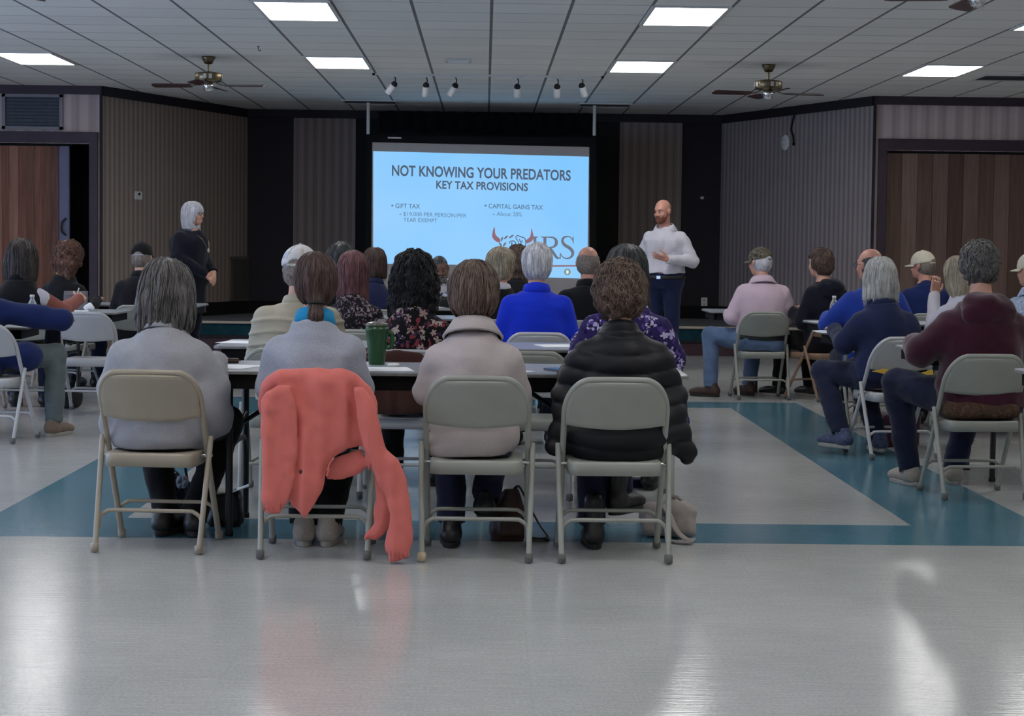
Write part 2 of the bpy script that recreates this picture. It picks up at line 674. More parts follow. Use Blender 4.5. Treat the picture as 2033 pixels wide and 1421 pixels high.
# floor: waxed vinyl tile with a teal band laid round the middle of the hall
t = NT('waxed_vinyl_tile')
g = t.n('ShaderNodeNewGeometry')
sep = t.n('ShaderNodeSeparateXYZ'); t.l(g.outputs['Position'], sep.inputs[0])
X, Y = sep.outputs[0], sep.outputs[1]


def inside(a, lo, hi):
    return t.math('MULTIPLY', t.math('GREATER_THAN', a, lo), t.math('LESS_THAN', a, hi))


outer = t.math('MULTIPLY', inside(X, -2.29, 2.65), inside(Y, 8.43, 16.36))
inner = t.math('MULTIPLY', inside(X, -1.66, 2.02), inside(Y, 9.04, 15.75))
band = t.math('SUBTRACT', outer, inner)
T12 = 0.3048
tx = t.math('FLOOR', t.math('DIVIDE', t.math('ADD', X, 2.29), T12))
ty = t.math('FLOOR', t.math('DIVIDE', t.math('SUBTRACT', Y, 8.43), T12))
cmb = t.n('ShaderNodeCombineXYZ'); t.l(tx, cmb.inputs[0]); t.l(ty, cmb.inputs[1])
wn = t.n('ShaderNodeTexWhiteNoise', noise_dimensions='2D'); t.l(cmb.outputs[0], wn.inputs[0])
P = g.outputs['Position']
fleck = t.noise(P, 90, 4, 0.6)
cloud = t.noise(P, 1.3, 4)
mpx = t.n('ShaderNodeMapping'); mpx.inputs['Scale'].default_value = (3, 26, 1); t.l(P, mpx.inputs[0])
drag = t.noise(mpx.outputs[0], 2.2, 4)
fx = t.math('FRACT', t.math('DIVIDE', t.math('ADD', X, 2.29), T12))
fy = t.math('FRACT', t.math('DIVIDE', t.math('SUBTRACT', Y, 8.43), T12))


def edge(fr):
    return t.math('LESS_THAN', t.math('MINIMUM', fr, t.math('SUBTRACT', 1.0, fr)), 0.004)


seam = t.math('MAXIMUM', edge(fx), edge(fy))
val = t.math('ADD', t.math('MULTIPLY', fleck, 0.55), t.math('ADD', t.math('MULTIPLY', wn.outputs[0], 0.03), t.math('ADD', t.math('MULTIPLY', cloud, 0.25), t.math('MULTIPLY', drag, 0.2))))
whitec = t.ramp(val, [(0.32, srgb(158, 160, 160)), (0.72, srgb(204, 205, 203))])
tealc = t.ramp(val, [(0.32, srgb(62, 106, 124)), (0.72, srgb(94, 144, 162))])
col = t.mix(band, whitec, tealc)
col = t.mix(t.math('MULTIPLY', seam, 0.07), col, srgb(70, 70, 68))
scuffm = t.n('ShaderNodeMapping'); scuffm.inputs['Scale'].default_value = (5, 1.2, 1); scuffm.inputs['Rotation'].default_value = (0, 0, 0.5); t.l(P, scuffm.inputs[0])
scuff = t.ramp(t.noise(scuffm.outputs[0], 9, 6, 0.75), [(0.70, (0, 0, 0, 1)), (0.78, (1, 1, 1, 1))])
col = t.mix(t.math('MULTIPLY', scuff, 0.22), col, srgb(96, 96, 94))
rgh = t.math('ADD', 0.08, t.math('MULTIPLY', drag, 0.12))
t.set(color=col, rough=rgh, spec=0.55)
t.bump(t.math('ADD', drag, t.math('MULTIPLY', fleck, 0.12)), 0.09, 0.01)
M['floor'] = t.m
struct('floor', MB().box((0, (YB + YF) / 2, -0.05), (2 * XW, YB - YF, 0.1)), 'floor')

# ceiling: lay-in acoustic boards in a steel grid
t = NT('acoustic_ceiling_board')
g = t.n('ShaderNodeNewGeometry')
sep = t.n('ShaderNodeSeparateXYZ'); t.l(g.outputs['Position'], sep.inputs[0])
P = g.outputs['Position']
TI = 0.6096
ux = t.math('DIVIDE', t.math('SUBTRACT', sep.outputs[0], 0.03), TI)
uy = t.math('DIVIDE', t.math('SUBTRACT', sep.outputs[1], 14.82), TI)
fx, fy = t.math('FRACT', ux), t.math('FRACT', uy)


def edg(fr, wd): return t.math('LESS_THAN', t.math('MINIMUM', fr, t.math('SUBTRACT', 1.0, fr)), wd)


ex, ey = edg(fx, 0.021), edg(fy, 0.018)
cmb = t.n('ShaderNodeCombineXYZ'); t.l(t.math('FLOOR', ux), cmb.inputs[0]); t.l(t.math('FLOOR', uy), cmb.inputs[1])
wn = t.n('ShaderNodeTexWhiteNoise', noise_dimensions='2D'); t.l(cmb.outputs[0], wn.inputs[0])
pit = t.noise(P, 70, 5, 0.7)
soft = t.noise(P, 0.7, 3)
v = t.math('ADD', t.math('MULTIPLY', pit, 0.45), t.math('ADD', t.math('MULTIPLY', wn.outputs[0], 0.18), t.math('MULTIPLY', soft, 0.4)))
board = t.ramp(v, [(0.25, srgb(226, 225, 222)), (0.8, srgb(250, 249, 245))])
col = t.mix(t.math('MULTIPLY', ey, t.math('ADD', 0.25, t.math('MULTIPLY', wn.outputs[0], 0.45))), board, srgb(92, 92, 92))
col = t.mix(t.math('MULTIPLY', ex, 0.85), col, srgb(86, 86, 88))
t.set(color=col, rough=0.92, spec=0.2)
t.bump(pit, 0.25, 0.006)
M['ceiling'] = t.m
struct('ceiling', MB().box((0, (YB + YF) / 2, CEIL + 0.05), (2 * XW, YB - YF, 0.1)), 'ceiling')


def wallpaper(name, axis_angle, period, ca, cb, seam_w=0.5):
    t = NT(name)
    gg = t.n('ShaderNodeNewGeometry')
    s = t.n('ShaderNodeSeparateXYZ'); t.l(gg.outputs['Position'], s.inputs[0])
    u = t.math('ADD', t.math('MULTIPLY', s.outputs[0], math.cos(axis_angle)), t.math('MULTIPLY', s.outputs[1], math.sin(axis_angle)))
    ph = t.math('FRACT', t.math('DIVIDE', u, period))
    tri = t.math('ABSOLUTE', t.math('SUBTRACT', t.math('MULTIPLY', ph, 2.0), 1.0))
    ph2 = t.math('FRACT', t.math('DIVIDE', u, period * 0.36))
    fine = t.math('ABSOLUTE', t.math('SUBTRACT', t.math('MULTIPLY', ph2, 2.0), 1.0))
    nz = t.noise(gg.outputs['Position'], 3.0, 4)
    f = t.math('ADD', t.math('MULTIPLY', tri, 0.6), t.math('ADD', t.math('MULTIPLY', fine, 0.22), t.math('MULTIPLY', nz, 0.2)))
    t.set(color=t.ramp(f, [(0.25, ca), (0.78, cb)]), rough=0.8, spec=0.25)
    M[name] = t.m


aL = math.atan2(3.6, 1.29); aR = math.atan2(3.65, -1.37)
wallpaper('stripe_paper_left', aL, 0.11, srgb(138, 123, 114), srgb(178, 161, 150))
wallpaper('stripe_paper_right', aR, 0.11, srgb(132, 121, 121), srgb(172, 159, 159))
wallpaper('stripe_paper_back', 0.0, 0.12, srgb(128, 115, 110), srgb(156, 142, 136))
wallpaper('stripe_paper_front', 0.0, 0.19, srgb(172, 156, 154), srgb(204, 187, 185))
M['wall'] = plain('painted_wall', srgb(226, 222, 216), 0.8, var=0.04)
M['plum'] = plain('plum_painted_trim', srgb(52, 38, 52), 0.55, var=0.15, vscale=5)
M['plum_dark'] = plain('dark_plum_paint', srgb(28, 20, 30), 0.7, var=0.2, vscale=3)
M['soot'] = plain('black_drape', srgb(26, 25, 26), 0.9, var=0.3, vscale=2)
M['soot2'] = plain('black_cloth_border', srgb(9, 9, 10), 0.95, var=0.2, vscale=3)
M['teal_carpet'] = fabric('dark_teal_carpet', srgb(20, 58, 66), 0.25, weave=120)
M['maroon_base'] = plain('maroon_rubber_base', srgb(54, 26, 36), 0.6, var=0.15)
M['nosing'] = plain('metal_step_nosing', srgb(190, 176, 156), 0.4, var=0.1, vscale=20)
M['stage_carpet'] = fabric('black_stage_carpet', srgb(18, 20, 24), 0.25, weave=120)

YL, YR = 23.1, 23.05
XL, XR = -4.55, 4.60          # where the flat walls turn into the slanted ones
XBL, XBR = -3.26, 3.23        # where the slanted walls meet the back wall
# flat walls left and right with their wide door openings
oL0, oL1 = -8.2, at(179, 400, YL).x
oR0, oR1 = at(1757, 400, YR).x, 8.2
zL = at(90, 284, YL).z; zR = at(1900, 300, YR).z
b = MB()
b.box(((oL1 + XL) / 2, YL + .075, CEIL / 2), (XL - oL1, .15, CEIL))
b.box(((-XW + oL0) / 2, YL + .075, CEIL / 2), (oL0 + XW, .15, CEIL))
b.box(((oL0 + oL1) / 2, YL + .075, (zL + CEIL) / 2), (oL1 - oL0, .15, CEIL - zL))
struct('wall_left_front', b, 'stripe_paper_front')
b = MB()
b.box(((oR0 + XR) / 2, YR + .075, CEIL / 2), (oR0 - XR, .15, CEIL))
b.box(((XW + oR1) / 2, YR + .075, CEIL / 2), (XW - oR1, .15, CEIL))
b.box(((oR0 + oR1) / 2, YR + .075, (zR + CEIL) / 2), (oR1 - oR0, .15, CEIL - zR))
struct('wall_right_front', b, 'stripe_paper_front')
# dark room behind the openings
b = MB()
b.box((-7.05, 25.2, CEIL / 2), (6.0, .1, CEIL)).box((7.1, 25.2, CEIL / 2), (6.0, .1, CEIL))
struct('wall_beyond', b, 'plum_dark')


def slant(x0, y0, x1, y1, out):
    d = Vector((x1 - x0, y1 - y0, 0)).normalized()
    n = Vector((out * abs(d.y), abs(d.x), 0)).normalized()
    n = Vector((-d.y, d.x, 0)) if (Vector((-d.y, d.x, 0)).x * out > 0) else Vector((d.y, -d.x, 0))
    k = n * 0.15
    return [(x0, y0), (x1, y1), (x1 + k.x, y1 + k.y), (x0 + k.x, y0 + k.y)]


struct('wall_left_slant', MB().prism(slant(XL, YL, XBL, YB, -1), 0, CEIL), 'stripe_paper_left')
struct('wall_right_slant', MB().prism(slant(XR, YR, XBR, YB, 1), 0, CEIL), 'stripe_paper_right')
struct('wall_back', MB().box(((XBL + XBR) / 2, YB + .075, CEIL / 2), (XBR - XBL + .1, .15, CEIL)), 'plum_dark')
x0, x1 = at(583, 400, YB).x, at(706, 400, YB).x
struct('wall_back_panel_left', MB().box(((x0 + x1) / 2, YB - .02, (CEIL - .11 + .36) / 2), (x1 - x0, .04, CEIL - .11 - .36)), 'stripe_paper_back').location.z = 0.18
x0, x1 = at(1228, 400, YB).x, at(1352, 400, YB).x
struct('wall_back_panel_right', MB().box(((x0 + x1) / 2, YB - .02, (CEIL - .11 + .36) / 2), (x1 - x0, .04, CEIL - .11 - .36)), 'stripe_paper_back').location.z = 0.18
x0, x1 = at(708, 400, YB).x, at(1227, 400, YB).x
struct('wall_back_center', MB().box(((x0 + x1) / 2, YB - .03, CEIL / 2 + .17), (x1 - x0, .06, CEIL - .34)), 'soot')
struct('wall_left', MB().box((-XW - .1, (YB + YF) / 2, .5), (.2, YB - YF, 1.0))
       .box((-XW - .1, (YB + YF) / 2, (2.5 + CEIL) / 2), (.2, YB - YF, CEIL - 2.5))
       .box((-XW - .1, (YF + 3.1) / 2, 1.75), (.2, 3.1 - YF, 1.5))
       .box((-XW - .1, 5.8, 1.75), (.2, 1.8, 1.5)).box((-XW - .1, 9.4, 1.75), (.2, 1.8, 1.5)).box((-XW - .1, 13.0, 1.75), (.2, 1.8, 1.5))
       .box((-XW - .1, (15.7 + YB) / 2, 1.75), (.2, YB - 15.7, 1.5)), 'wall')
struct('wall_right', MB().box((XW + .1, (YB + YF) / 2, CEIL / 2), (.2, YB - YF, CEIL)), 'wall')
struct('wall_behind', MB().box((0, YF - .1, CEIL / 2), (2 * XW, .2, CEIL)), 'wall')
tg = NT('window_glass')
tr = tg.n('ShaderNodeBsdfTransparent'); gl = tg.n('ShaderNodeBsdfGlossy'); gl.inputs['Roughness'].default_value = 0.02
mx = tg.n('ShaderNodeMixShader'); mx.inputs[0].default_value = 0.08
tg.l(tr.outputs[0], mx.inputs[1]); tg.l(gl.outputs[0], mx.inputs[2])
tg.l(mx.outputs[0], tg.t.nodes['Material Output'].inputs[0])
M['window_glass'] = tg.m
for i, wy in enumerate((4.0, 7.6, 11.2, 14.8)):
    fr = MB()
    for s in (-1, 1):
        fr.box((-XW - .1, wy + s * .87, 1.75), (.1, .06, 1.5)); fr.box((-XW - .1, wy, 1.75 + s * .72), (.1, 1.8, .06))
    fr.box((-XW - .1, wy, 1.75), (.06, .04, 1.5))
    o = struct('window_%d' % (i + 1), fr, 'white')
    MB().box((-XW - .14, wy, 1.75), (.006, 1.74, 1.44)).build('window_pane', 'window_glass', o)

# stage: two carpeted steps across the alcove


def alcove(y):   # x limits at depth y
    return (XL + (y - YL) * (XBL - XL) / (YB - YL), XR + (y - YR) * (XBR - XR) / (YB - YR))


Y1, Y2 = 23.55, 23.87
a, bb = alcove(Y1), alcove(YB - .01)
struct('stage_lower_step', MB().prism([(a[0], Y1), (a[1], Y1), (bb[1], YB - .01), (bb[0], YB - .01)], 0, .17), 'maroon_base')
a = alcove(Y2)
struct('stage_upper_step', MB().prism([(a[0], Y2), (a[1], Y2), (bb[1], YB - .01), (bb[0], YB - .01)], .17, .335), 'teal_carpet')
struct('stage_floor', MB().prism([(a[0], Y2 + .03), (a[1], Y2 + .03), (bb[1], YB - .01), (bb[0], YB - .01)], .335, .345), 'stage_carpet')
struct('trim_1', MB().box((0, Y2 - .005, .33), (a[1] - a[0], .06, .03), bev=.006), 'nosing')
a1 = alcove(Y1)
struct('trim_2', MB().box((0, Y1 - .004, .163), (a1[1] - a1[0], .04, .016), bev=.004), 'black')
# base boards round the stage
for nm, q in (('baseboard_left', (XL, YL, XBL, YB)), ('baseboard_right', (XR, YR, XBR, YB))):
    d = Vector((q[2] - q[0], q[3] - q[1], 0)).normalized()
    nn = Vector((d.y, -d.x, 0)) if nm.endswith('left') else Vector((-d.y, d.x, 0))
    p0, p1 = Vector((q[0], q[1], 0)) + d * .5, Vector((q[2], q[3], 0))
    k = nn * .03
    struct(nm, MB().prism([(p0.x, p0.y), (p1.x, p1.y), (p1.x + k.x, p1.y + k.y), (p0.x + k.x, p0.y + k.y)], .34, .52), 'soot2')
    p0 = Vector((q[0], q[1], 0)); k = nn * .04
    struct('trim_3' if nm.endswith('left') else 'trim_4', MB().prism([(p0.x, p0.y), (p1.x, p1.y), (p1.x + k.x, p1.y + k.y), (p0.x + k.x, p0.y + k.y)], CEIL - .11, CEIL), 'plum_dark')
struct('baseboard_back', MB().box(((XBL + XBR) / 2, YB - .055, .43), (XBR - XBL, .05, .18)), 'soot2')
struct('trim_5', MB().box(((XBL + XBR) / 2, YB - .05, CEIL - .055), (XBR - XBL, .1, .11)), 'plum_dark')
struct('trim_6', MB().box(((-XW + XL) / 2, YL - .02, CEIL - .05), (XL + XW, .04, .1)), 'plum')
struct('trim_7', MB().box(((XW + XR) / 2, YR - .02, CEIL - .05), (XW - XR, .04, .1)), 'plum')
struct('trim_8', MB().box((XL, YL - .015, CEIL / 2), (.03, .04, CEIL)), 'plum_dark')
struct('trim_9', MB().box((XR, YR - .015, CEIL / 2), (.03, .04, CEIL)), 'plum_dark')
# door casings
b = MB()
b.box((oL1 + .045, YL - .02, (zL + .12) / 2), (.10, .05, zL + .12)).box(((oL0 + oL1) / 2, YL - .021, zL + .07), (oL1 - oL0 + .19, .05, .13))
b.box((oL0 - .045, YL - .02, (zL + .12) / 2), (.10, .05, zL + .12))
struct('trim_10', b, 'plum')
b = MB()
b.box((oR0 - .045, YR - .02, (zR + .12) / 2), (.10, .05, zR + .12)).box(((oR0 + oR1) / 2, YR - .021, zR + .07), (oR1 - oR0 + .19, .05, .13))
b.box((oR1 + .045, YR - .02, (zR + .12) / 2), (.10, .05, zR + .12))
struct('trim_11', b, 'plum')

# folding wood-grain partitions in both openings


def wood(name, ca, cb):
    t = NT(name)
    v = t.coord(scale=(22, 22, 1.1))
    n1 = t.noise(v, 1.6, 5, 0.6)
    t.set(color=t.ramp(n1, [(0.3, ca), (0.7, cb)]), rough=0.42, spec=0.4)
    t.bump(n1, 0.15, 0.003)
    M[name] = t.m


wood('walnut_a', srgb(112, 68, 50), srgb(146, 96, 74))
wood('walnut_b', srgb(88, 54, 42), srgb(124, 82, 66))
wood('walnut_c', srgb(128, 88, 74), srgb(160, 118, 104))
wood('teak_a', srgb(92, 72, 63), srgb(114, 89, 78))
wood('teak_b', srgb(78, 60, 53), srgb(100, 77, 68))
wood('teak_c', srgb(102, 80, 71), srgb(124, 98, 87))
M['vinyl_post'] = plain('grey_blue_vinyl', srgb(98, 100, 130), 0.5, var=0.08)


def partition(label, x0, x1, ztop, Y, step, mats, fold=.05):
    th = thing('folding_partition', label, 'folding door', ((x0 + x1) / 2, Y + .07, 0))
    n = max(2, int(round(abs(x1 - x0) / step)))
    cx = (x0 + x1) / 2
    for i in range(n):
        xa = x0 + (x1 - x0) * i / n - cx; xb = x0 + (x1 - x0) * (i + 1) / n - cx
        ya, yb = (0.0, fold) if i % 2 == 0 else (fold, 0.0)
        d = Vector((xb - xa, yb - ya, 0)); k = Vector((-d.y, d.x, 0)).normalized() * .008
        g = d * .012
        b = MB().prism([(xa + g.x, ya + g.y), (xb - g.x, yb - g.y), (xb - g.x + k.x, yb - g.y + k.y), (xa + g.x + k.x, ya + g.y + k.y)], .02, ztop - .03)
        b.build('panel', mats[(i * 7 + (i // 3)) % len(mats)], th)
    MB().box((0, .03, ztop - .015), (abs(x1 - x0) + .3, .05, .03)).build('track', 'soot2', th)
    return th


xp = at(116, 400, YL + .05).x
pl = partition('reddish brown wood folding partition half open in left doorway', -7.4, xp, zL, YL, .098, ('walnut_a', 'walnut_b', 'walnut_c', 'walnut_b', 'walnut_a'), .03)
px1 = at(138, 400, YL + .05).x
cx = (-7.4 + xp) / 2
MB().box(((xp + px1) / 2 - cx, .02, zL / 2), (px1 - xp - .012, .07, zL - .06), bev=.008).build('lead_post', 'vinyl_post', pl)
h = at(126, 450, YL)
MB().tube(spline([(h.x - cx + .02, -.015, h.z + .10), (h.x - cx - .02, -.05, h.z + .05), (h.x - cx - .025, -.05, h.z - .05), (h.x - cx + .02, -.015, h.z - .10)], 6), .012, 8).build('handle', 'black_steel', pl)
partition('dark brown wood folding partition closed across right doorway', oR0 + .03, 7.9, zR, YR, .185, ('teak_a', 'teak_b', 'teak_a', 'teak_c'), .022)

# ---------------- recessed lights
M['diffuser'] = NT('lit_diffuser').set(color=(0.9, 0.9, 0.9, 1), emit=(1.0, 0.985, 0.965, 1), estr=LAMP_E).m
M['white_metal'] = plain('white_grid_metal', srgb(214, 214, 212), 0.4)
XS = (-4.545, -1.497, 1.551, 4.599)
YS = (14.82, 19.09, 10.55, 6.28, 2.01, -2.26)
LBL = {(0, 1): 'bright rectangular ceiling light above the left doorway',
       (1, 0): 'larger bright ceiling light nearer camera left of centre',
       (2, 0): 'larger bright ceiling light nearer camera right of centre',
       (1, 1): 'smaller bright ceiling light left of the black spotlights',
       (2, 1): 'smaller bright ceiling light right of the black spotlights',
       (3, 1): 'bright rectangular ceiling light above the right doorway'}
first = None
for j, ly in enumerate(YS):
    for i, lx in enumerate(XS):
        lab = LBL.get((i, j), 'recessed ceiling light panel outside the photo, nearer the camera')
        loc = (lx, ly + .61, CEIL)
        grp = 'ceiling light panels'
        if first is None:
            first = thing('ceiling_light', lab, 'ceiling light', loc, 0, grp)
            f = MB()
            for s in (-1, 1):
                f.box((s * .29, 0, -.006), (.03, 1.215, .014)); f.box((0, s * .595, -.006), (.61, .03, .014))
            f.build('frame', 'white_metal', first)
            MB().box((0, 0, -.004), (.55, 1.16, .006)).build('diffuser', 'diffuser', first)
        else:
            dup(first, loc, 0, lab, grp)

# ---------------- ceiling fans
M['blade'] = plain('dark_rosewood_blade', srgb(66, 32, 34), 0.35, var=0.2, vscale=12)
M['glass_shade'] = plain('frosted_glass_shade', srgb(210, 205, 196), 0.3, spec=0.6)


def fan(px, py, Y, ang, label, scale=1.0):
    p = at(px, py, Y)
    th = thing('ceiling_fan', label, 'ceiling fan', (p.x, Y, CEIL), ang, 'ceiling fans')
    MB().lathe([(.0, 0), (.068, 0), (.066, -.02), (.052, -.045), (.04, -.07), (.02, -.075), (0, -.075)], n=24).build('canopy', 'brass', th)
    MB().tube([(0, 0, -.07), (0, 0, -.15)], .011, 12).build('downrod', 'brass', th)
    mo = MB().lathe([(0, -.145), (.05, -.148), (.10, -.158), (.135, -.165), (.137, -.17), (.137, -.232), (.128, -.245), (.07, -.25), (0, -.25)], n=32).build('motor_housing', 'brass', th)
    vb = MB()
    for k in range(16):
        a = 2 * PI * k / 16
        if k % 4 in (0, 1):
            vb.box((.137 * math.cos(a), .137 * math.sin(a), -.2), (.006, .03, .045), Matrix.Rotation(a, 3, 'Z'))
    vb.build('vent_insert', 'glass_shade', mo)
    MB().lathe([(0, -.25), (.045, -.252), (.05, -.29), (.04, -.335), (.015, -.345), (0, -.345)], n=20).build('switch_housing', 'chrome', th)
    for k in range(4):
        a = 2 * PI * k / 4
        R = Matrix.Rotation(a, 4, 'Z') @ Matrix.Rotation(math.radians(11), 4, 'X')
        poly = [(.17, -.045), (.22, -.058), (.52, -.07), (.56, -.058), (.575, 0), (.56, .058), (.52, .07), (.22, .058), (.17, .045)]
        bl = MB().prism(poly, -.004, .004, Matrix.Translation((0, 0, -.285)) @ R).build('blade', 'blade', th, bevel=.002)
        br = MB()
        pts = [Matrix.Rotation(a, 4, 'Z') @ Vector(q) for q in ((.05, 0, -.245), (.09, 0, -.262), (.15, 0, -.284), (.23, 0, -.284))]
        br.tube(spline(pts, 4), .012, 8, flat=(.5, 1.4)).build('blade_arm', 'brass', bl)
    return th


fan(414, 117, 19.3, -0.12, 'brass ceiling fan above white haired standing woman')
fan(1526, 130, 19.35, 0.14, 'brass ceiling fan above man in camouflage cap')
fan(70, 0, 12.1, 0.02, 'ceiling fan cut off at the top left picture corner').location.x = -2.9
fan(1868, 0, 11.95, -0.03, 'dark bladed ceiling fan cut off at the top right').location.x = 3.0

# ---------------- spotlights on their track
M['spot_white'] = plain('white_spot_can', srgb(220, 220, 222), 0.4)
YT = 20.9
tz = CEIL
xa, xb = at(742, 152, YT).x, at(1196, 156, YT).x
trk = thing('light_track', 'thin white ceiling track carrying six small spotlights', 'track', ((xa + xb) / 2, YT, CEIL))
MB().box((0, 0, -.009), (xb - xa, .035, .018), bev=.003).build('rail', 'white_metal', trk)
for s in (-1, 1): MB().box((s * (xb - xa) / 2, 0, -.01), (.03, .045, .024)).build('end_cap', 'black', trk)
SPOTS = [(783, 167, 766, 188, 'first white spotlight from left, tilted far toward the left'),
         (846, 169, 844, 190, 'second white spotlight from left, nearly straight down'),
         (904, 170, 892, 190, 'third white spotlight from left, tilted slightly left'),
         (1027, 172, 1027, 188, 'third white spotlight from right, short and foreshortened'),
         (1106, 172, 1106, 188, 'second white spotlight from right, pointing straight down'),
         (1155, 170, 1163, 193, 'last white spotlight on right, tilted toward the right')]
for (xh, yh, xt, yt, lab) in SPOTS:
    p = at(xh, yh, YT)
    q = at(xt, yt, YT)
    th = thing('spotlight', lab, 'spotlight', (p.x, YT, CEIL - .018), 0, 'spotlights on the ceiling track')
    d = Vector((q.x - p.x, .06, q.z - p.z)).normalized()
    R = Vector((0, 0, -1)).rotation_difference(d).to_matrix()
    base = Vector((0, 0, p.z - CEIL + .018))
    MB().box((0, 0, -.008), (.11, .04, .016), bev=.004).build('mount', 'white_metal', th)
    MB().tube(spline([(0, 0, -.01), (.012, 0, base.z * .5), base], 5), .006, 8).build('stem', 'black', th)
    MB().lathe([(0, .028), (.02, .026), (.031, .012), (.034, 0), (.034, -.014), (0, -.014)], base, 20, R).build('rear_cap', 'black', th)
    MB().lathe([(.030, -.012), (.036, -.014), (.037, -.125), (.031, -.127), (.030, -.02), (0, -.02)], base, 20, R).build('can', 'spot_white', th)

# ---------------- ceiling fittings
M['vent_dark'] = plain('dark_vent_core', srgb(46, 46, 48), 0.6, var=0.2)


def ceil_vent(px, py, Y, wx, wy, label):
    p = at(px, py, Y)
    th = thing('ceiling_vent', label, 'air vent', (p.x, Y, CEIL), 0, 'ceiling air vents')
    f = MB()
    for s in (-1, 1):
        f.box((s * wx / 2, 0, -.006), (.03, wy, .012)); f.box((0, s * wy / 2, -.006), (wx + .03, .03, .012))
    f.build('frame', 'white_metal', th)
    MB().box((0, 0, -.002), (wx - .03, wy - .03, .004)).build('core', 'vent_dark', th)
    for k in range(4):
        MB().box((0, -wy / 2 + wy * (k + 1) / 5, -.006), (wx - .03, .012, .01), Matrix.Rotation(.5, 3, 'X')).build('slat', 'vent_dark', th)


ceil_vent(735, 204, 25.0, .68, .5, 'dark ceiling air vent above left edge of screen')
ceil_vent(1201, 208, 25.0, .66, .5, 'dark ceiling air vent above right edge of screen')
ceil_vent(2010, 155, 20.4, .72, .6, 'dark ceiling air vent beyond the right hand light')
p = at(909, 120, 19.2)
th = thing('emergency_light', 'small oblong white fitting on ceiling above the spotlights', 'ceiling fitting', (p.x, 19.2, CEIL))
MB().box((0, 0, -.014), (.27, .10, .028), bev=.012).build('housing', 'white_metal', th)
for s in (-1, 1): MB().lathe([(0, -.026), (.022, -.026), (.018, -.036), (0, -.038)], (s * .115, 0, 0), 12).build('end_lens', 'nosing', th)
p = gz(513, 92, CEIL)
th = thing('ceiling_hook', 'tiny dark hook on ceiling between light and left fan', 'hook', (p.x, p.y, CEIL))
MB().lathe([(0, 0), (.012, 0), (.01, -.006), (0, -.006)], n=10).build('plate', 'black', th)
MB().tube(spline([(0, 0, -.005), (0, 0, -.03), (.012, 0, -.042), (.022, 0, -.03)], 4), .004, 6).build('hook', 'black', th)

# ---------------- things on the walls


def plane_hit(px, py, p0, n):
    d = ray(px, py); o = Vector((0, 0, CAM_H)); n = Vector(n); p0 = Vector(p0)
    return o + d * ((p0 - o).dot(n) / d.dot(n))


dL = Vector((XBL - XL, YB - YL, 0)).normalized(); nL = Vector((dL.y, -dL.x, 0))
dR = Vector((XBR - XR, YB - YR, 0)).normalized(); nR = Vector((-dR.y, dR.x, 0))


def wall_basis(d, n):
    # local x along wall, local y out of the wall (towards the room), z up
    return Matrix((( d.x, n.x, 0), (d.y, n.y, 0), (0, 0, 1)))


def on_left(px, py): return plane_hit(px, py, (XL, YL, 0), nL)
def on_right(px, py): return plane_hit(px, py, (XR, YR, 0), nR)


def wthing(name, label, cat, p, d, n):
    th = thing(name, label, cat, p)
    th.rotation_euler = (0, 0, math.atan2(d.y, d.x) if (d.cross(n).z > 0) else math.atan2(-d.y, -d.x))
    return th


p = on_left(273, 388)
th = wthing('thermostat', 'small white thermostat on striped wall left of standing woman', 'thermostat', p, dL, nL)
sy = 1 if (Matrix.Rotation(th.rotation_euler.z, 3, 'Z') @ Vector((0, 1, 0))).dot(nL) > 0 else -1
MB().box((0, sy * .012, 0), (.16, .024, .10), bev=.006).build('body', 'white', th)
MB().box((.0, sy * .025, .018), (.05, .004, .03)).build('display', 'black', th)
a, b2 = on_left(457, 555), on_left(495, 555)
zt, zb = on_left(475, 512).z, on_left(475, 597).z
mid = (a + b2) / 2; wv = (b2 - a).length
th = wthing('wall_grille', 'tall air return grille low on striped wall beside the stage', 'grille', (mid.x, mid.y, (zt + zb) / 2), dL, nL)
hh = zt - zb
M['grille_slat'] = plain('taupe_grille_slat', srgb(84, 78, 74), 0.6)
f = MB()
for s in (-1, 1):
    f.box((s * wv / 2, sy * .012, 0), (.03 + .05, .024, hh)); f.box((0, sy * .012, s * hh / 2), (wv + .08, .024, .04))
f.build('frame', plain('taupe_grille_frame', srgb(112, 102, 94), 0.5), th)
MB().box((0, sy * .003, 0), (wv, .004, hh)).build('backing', 'vent_dark', th)
for k in range(14):
    MB().box((-wv / 2 + wv * (k + .5) / 14, sy * .012, 0), (wv / 34, .014, hh - .04)).build('slat', 'grille_slat', th)

p = on_right(1560, 283)
th = wthing('wall_plate', 'round white cover plate high on right striped wall', 'cover plate', p, dR, nR)
sr = 1 if (Matrix.Rotation(th.rotation_euler.z, 3, 'Z') @ Vector((0, 1, 0))).dot(nR) > 0 else -1
MB().lathe([(0, 0), (.10, 0), (.10, .012), (.085, .02), (0, .022)], (0, 0, 0), 24, Matrix.Rotation(-sr * PI / 2, 3, 'X')).build('plate', 'white', th)
MB().lathe([(0, .02), (.03, .02), (.028, .04), (0, .042)], (0, 0, 0), 16, Matrix.Rotation(-sr * PI / 2, 3, 'X')).build('knob', 'white', th)
top = on_right(1580, 226)
th = thing('hanging_cable', 'short black cable dangling from the top of right wall', 'cable', top)
pts = []
for (x, y) in ((1580, 226), (1575, 245), (1573, 258), (1577, 270), (1578, 284)):
    q = on_right(x, y) + nR * .02
    pts.append(q - top)
MB().tube(spline(pts, 6), .011, 8).build('cord', 'black', th)
MB().tube([pts[-1], pts[-1] + Vector((0, 0, -.03))], .018, 8).build('plug', 'black', th)
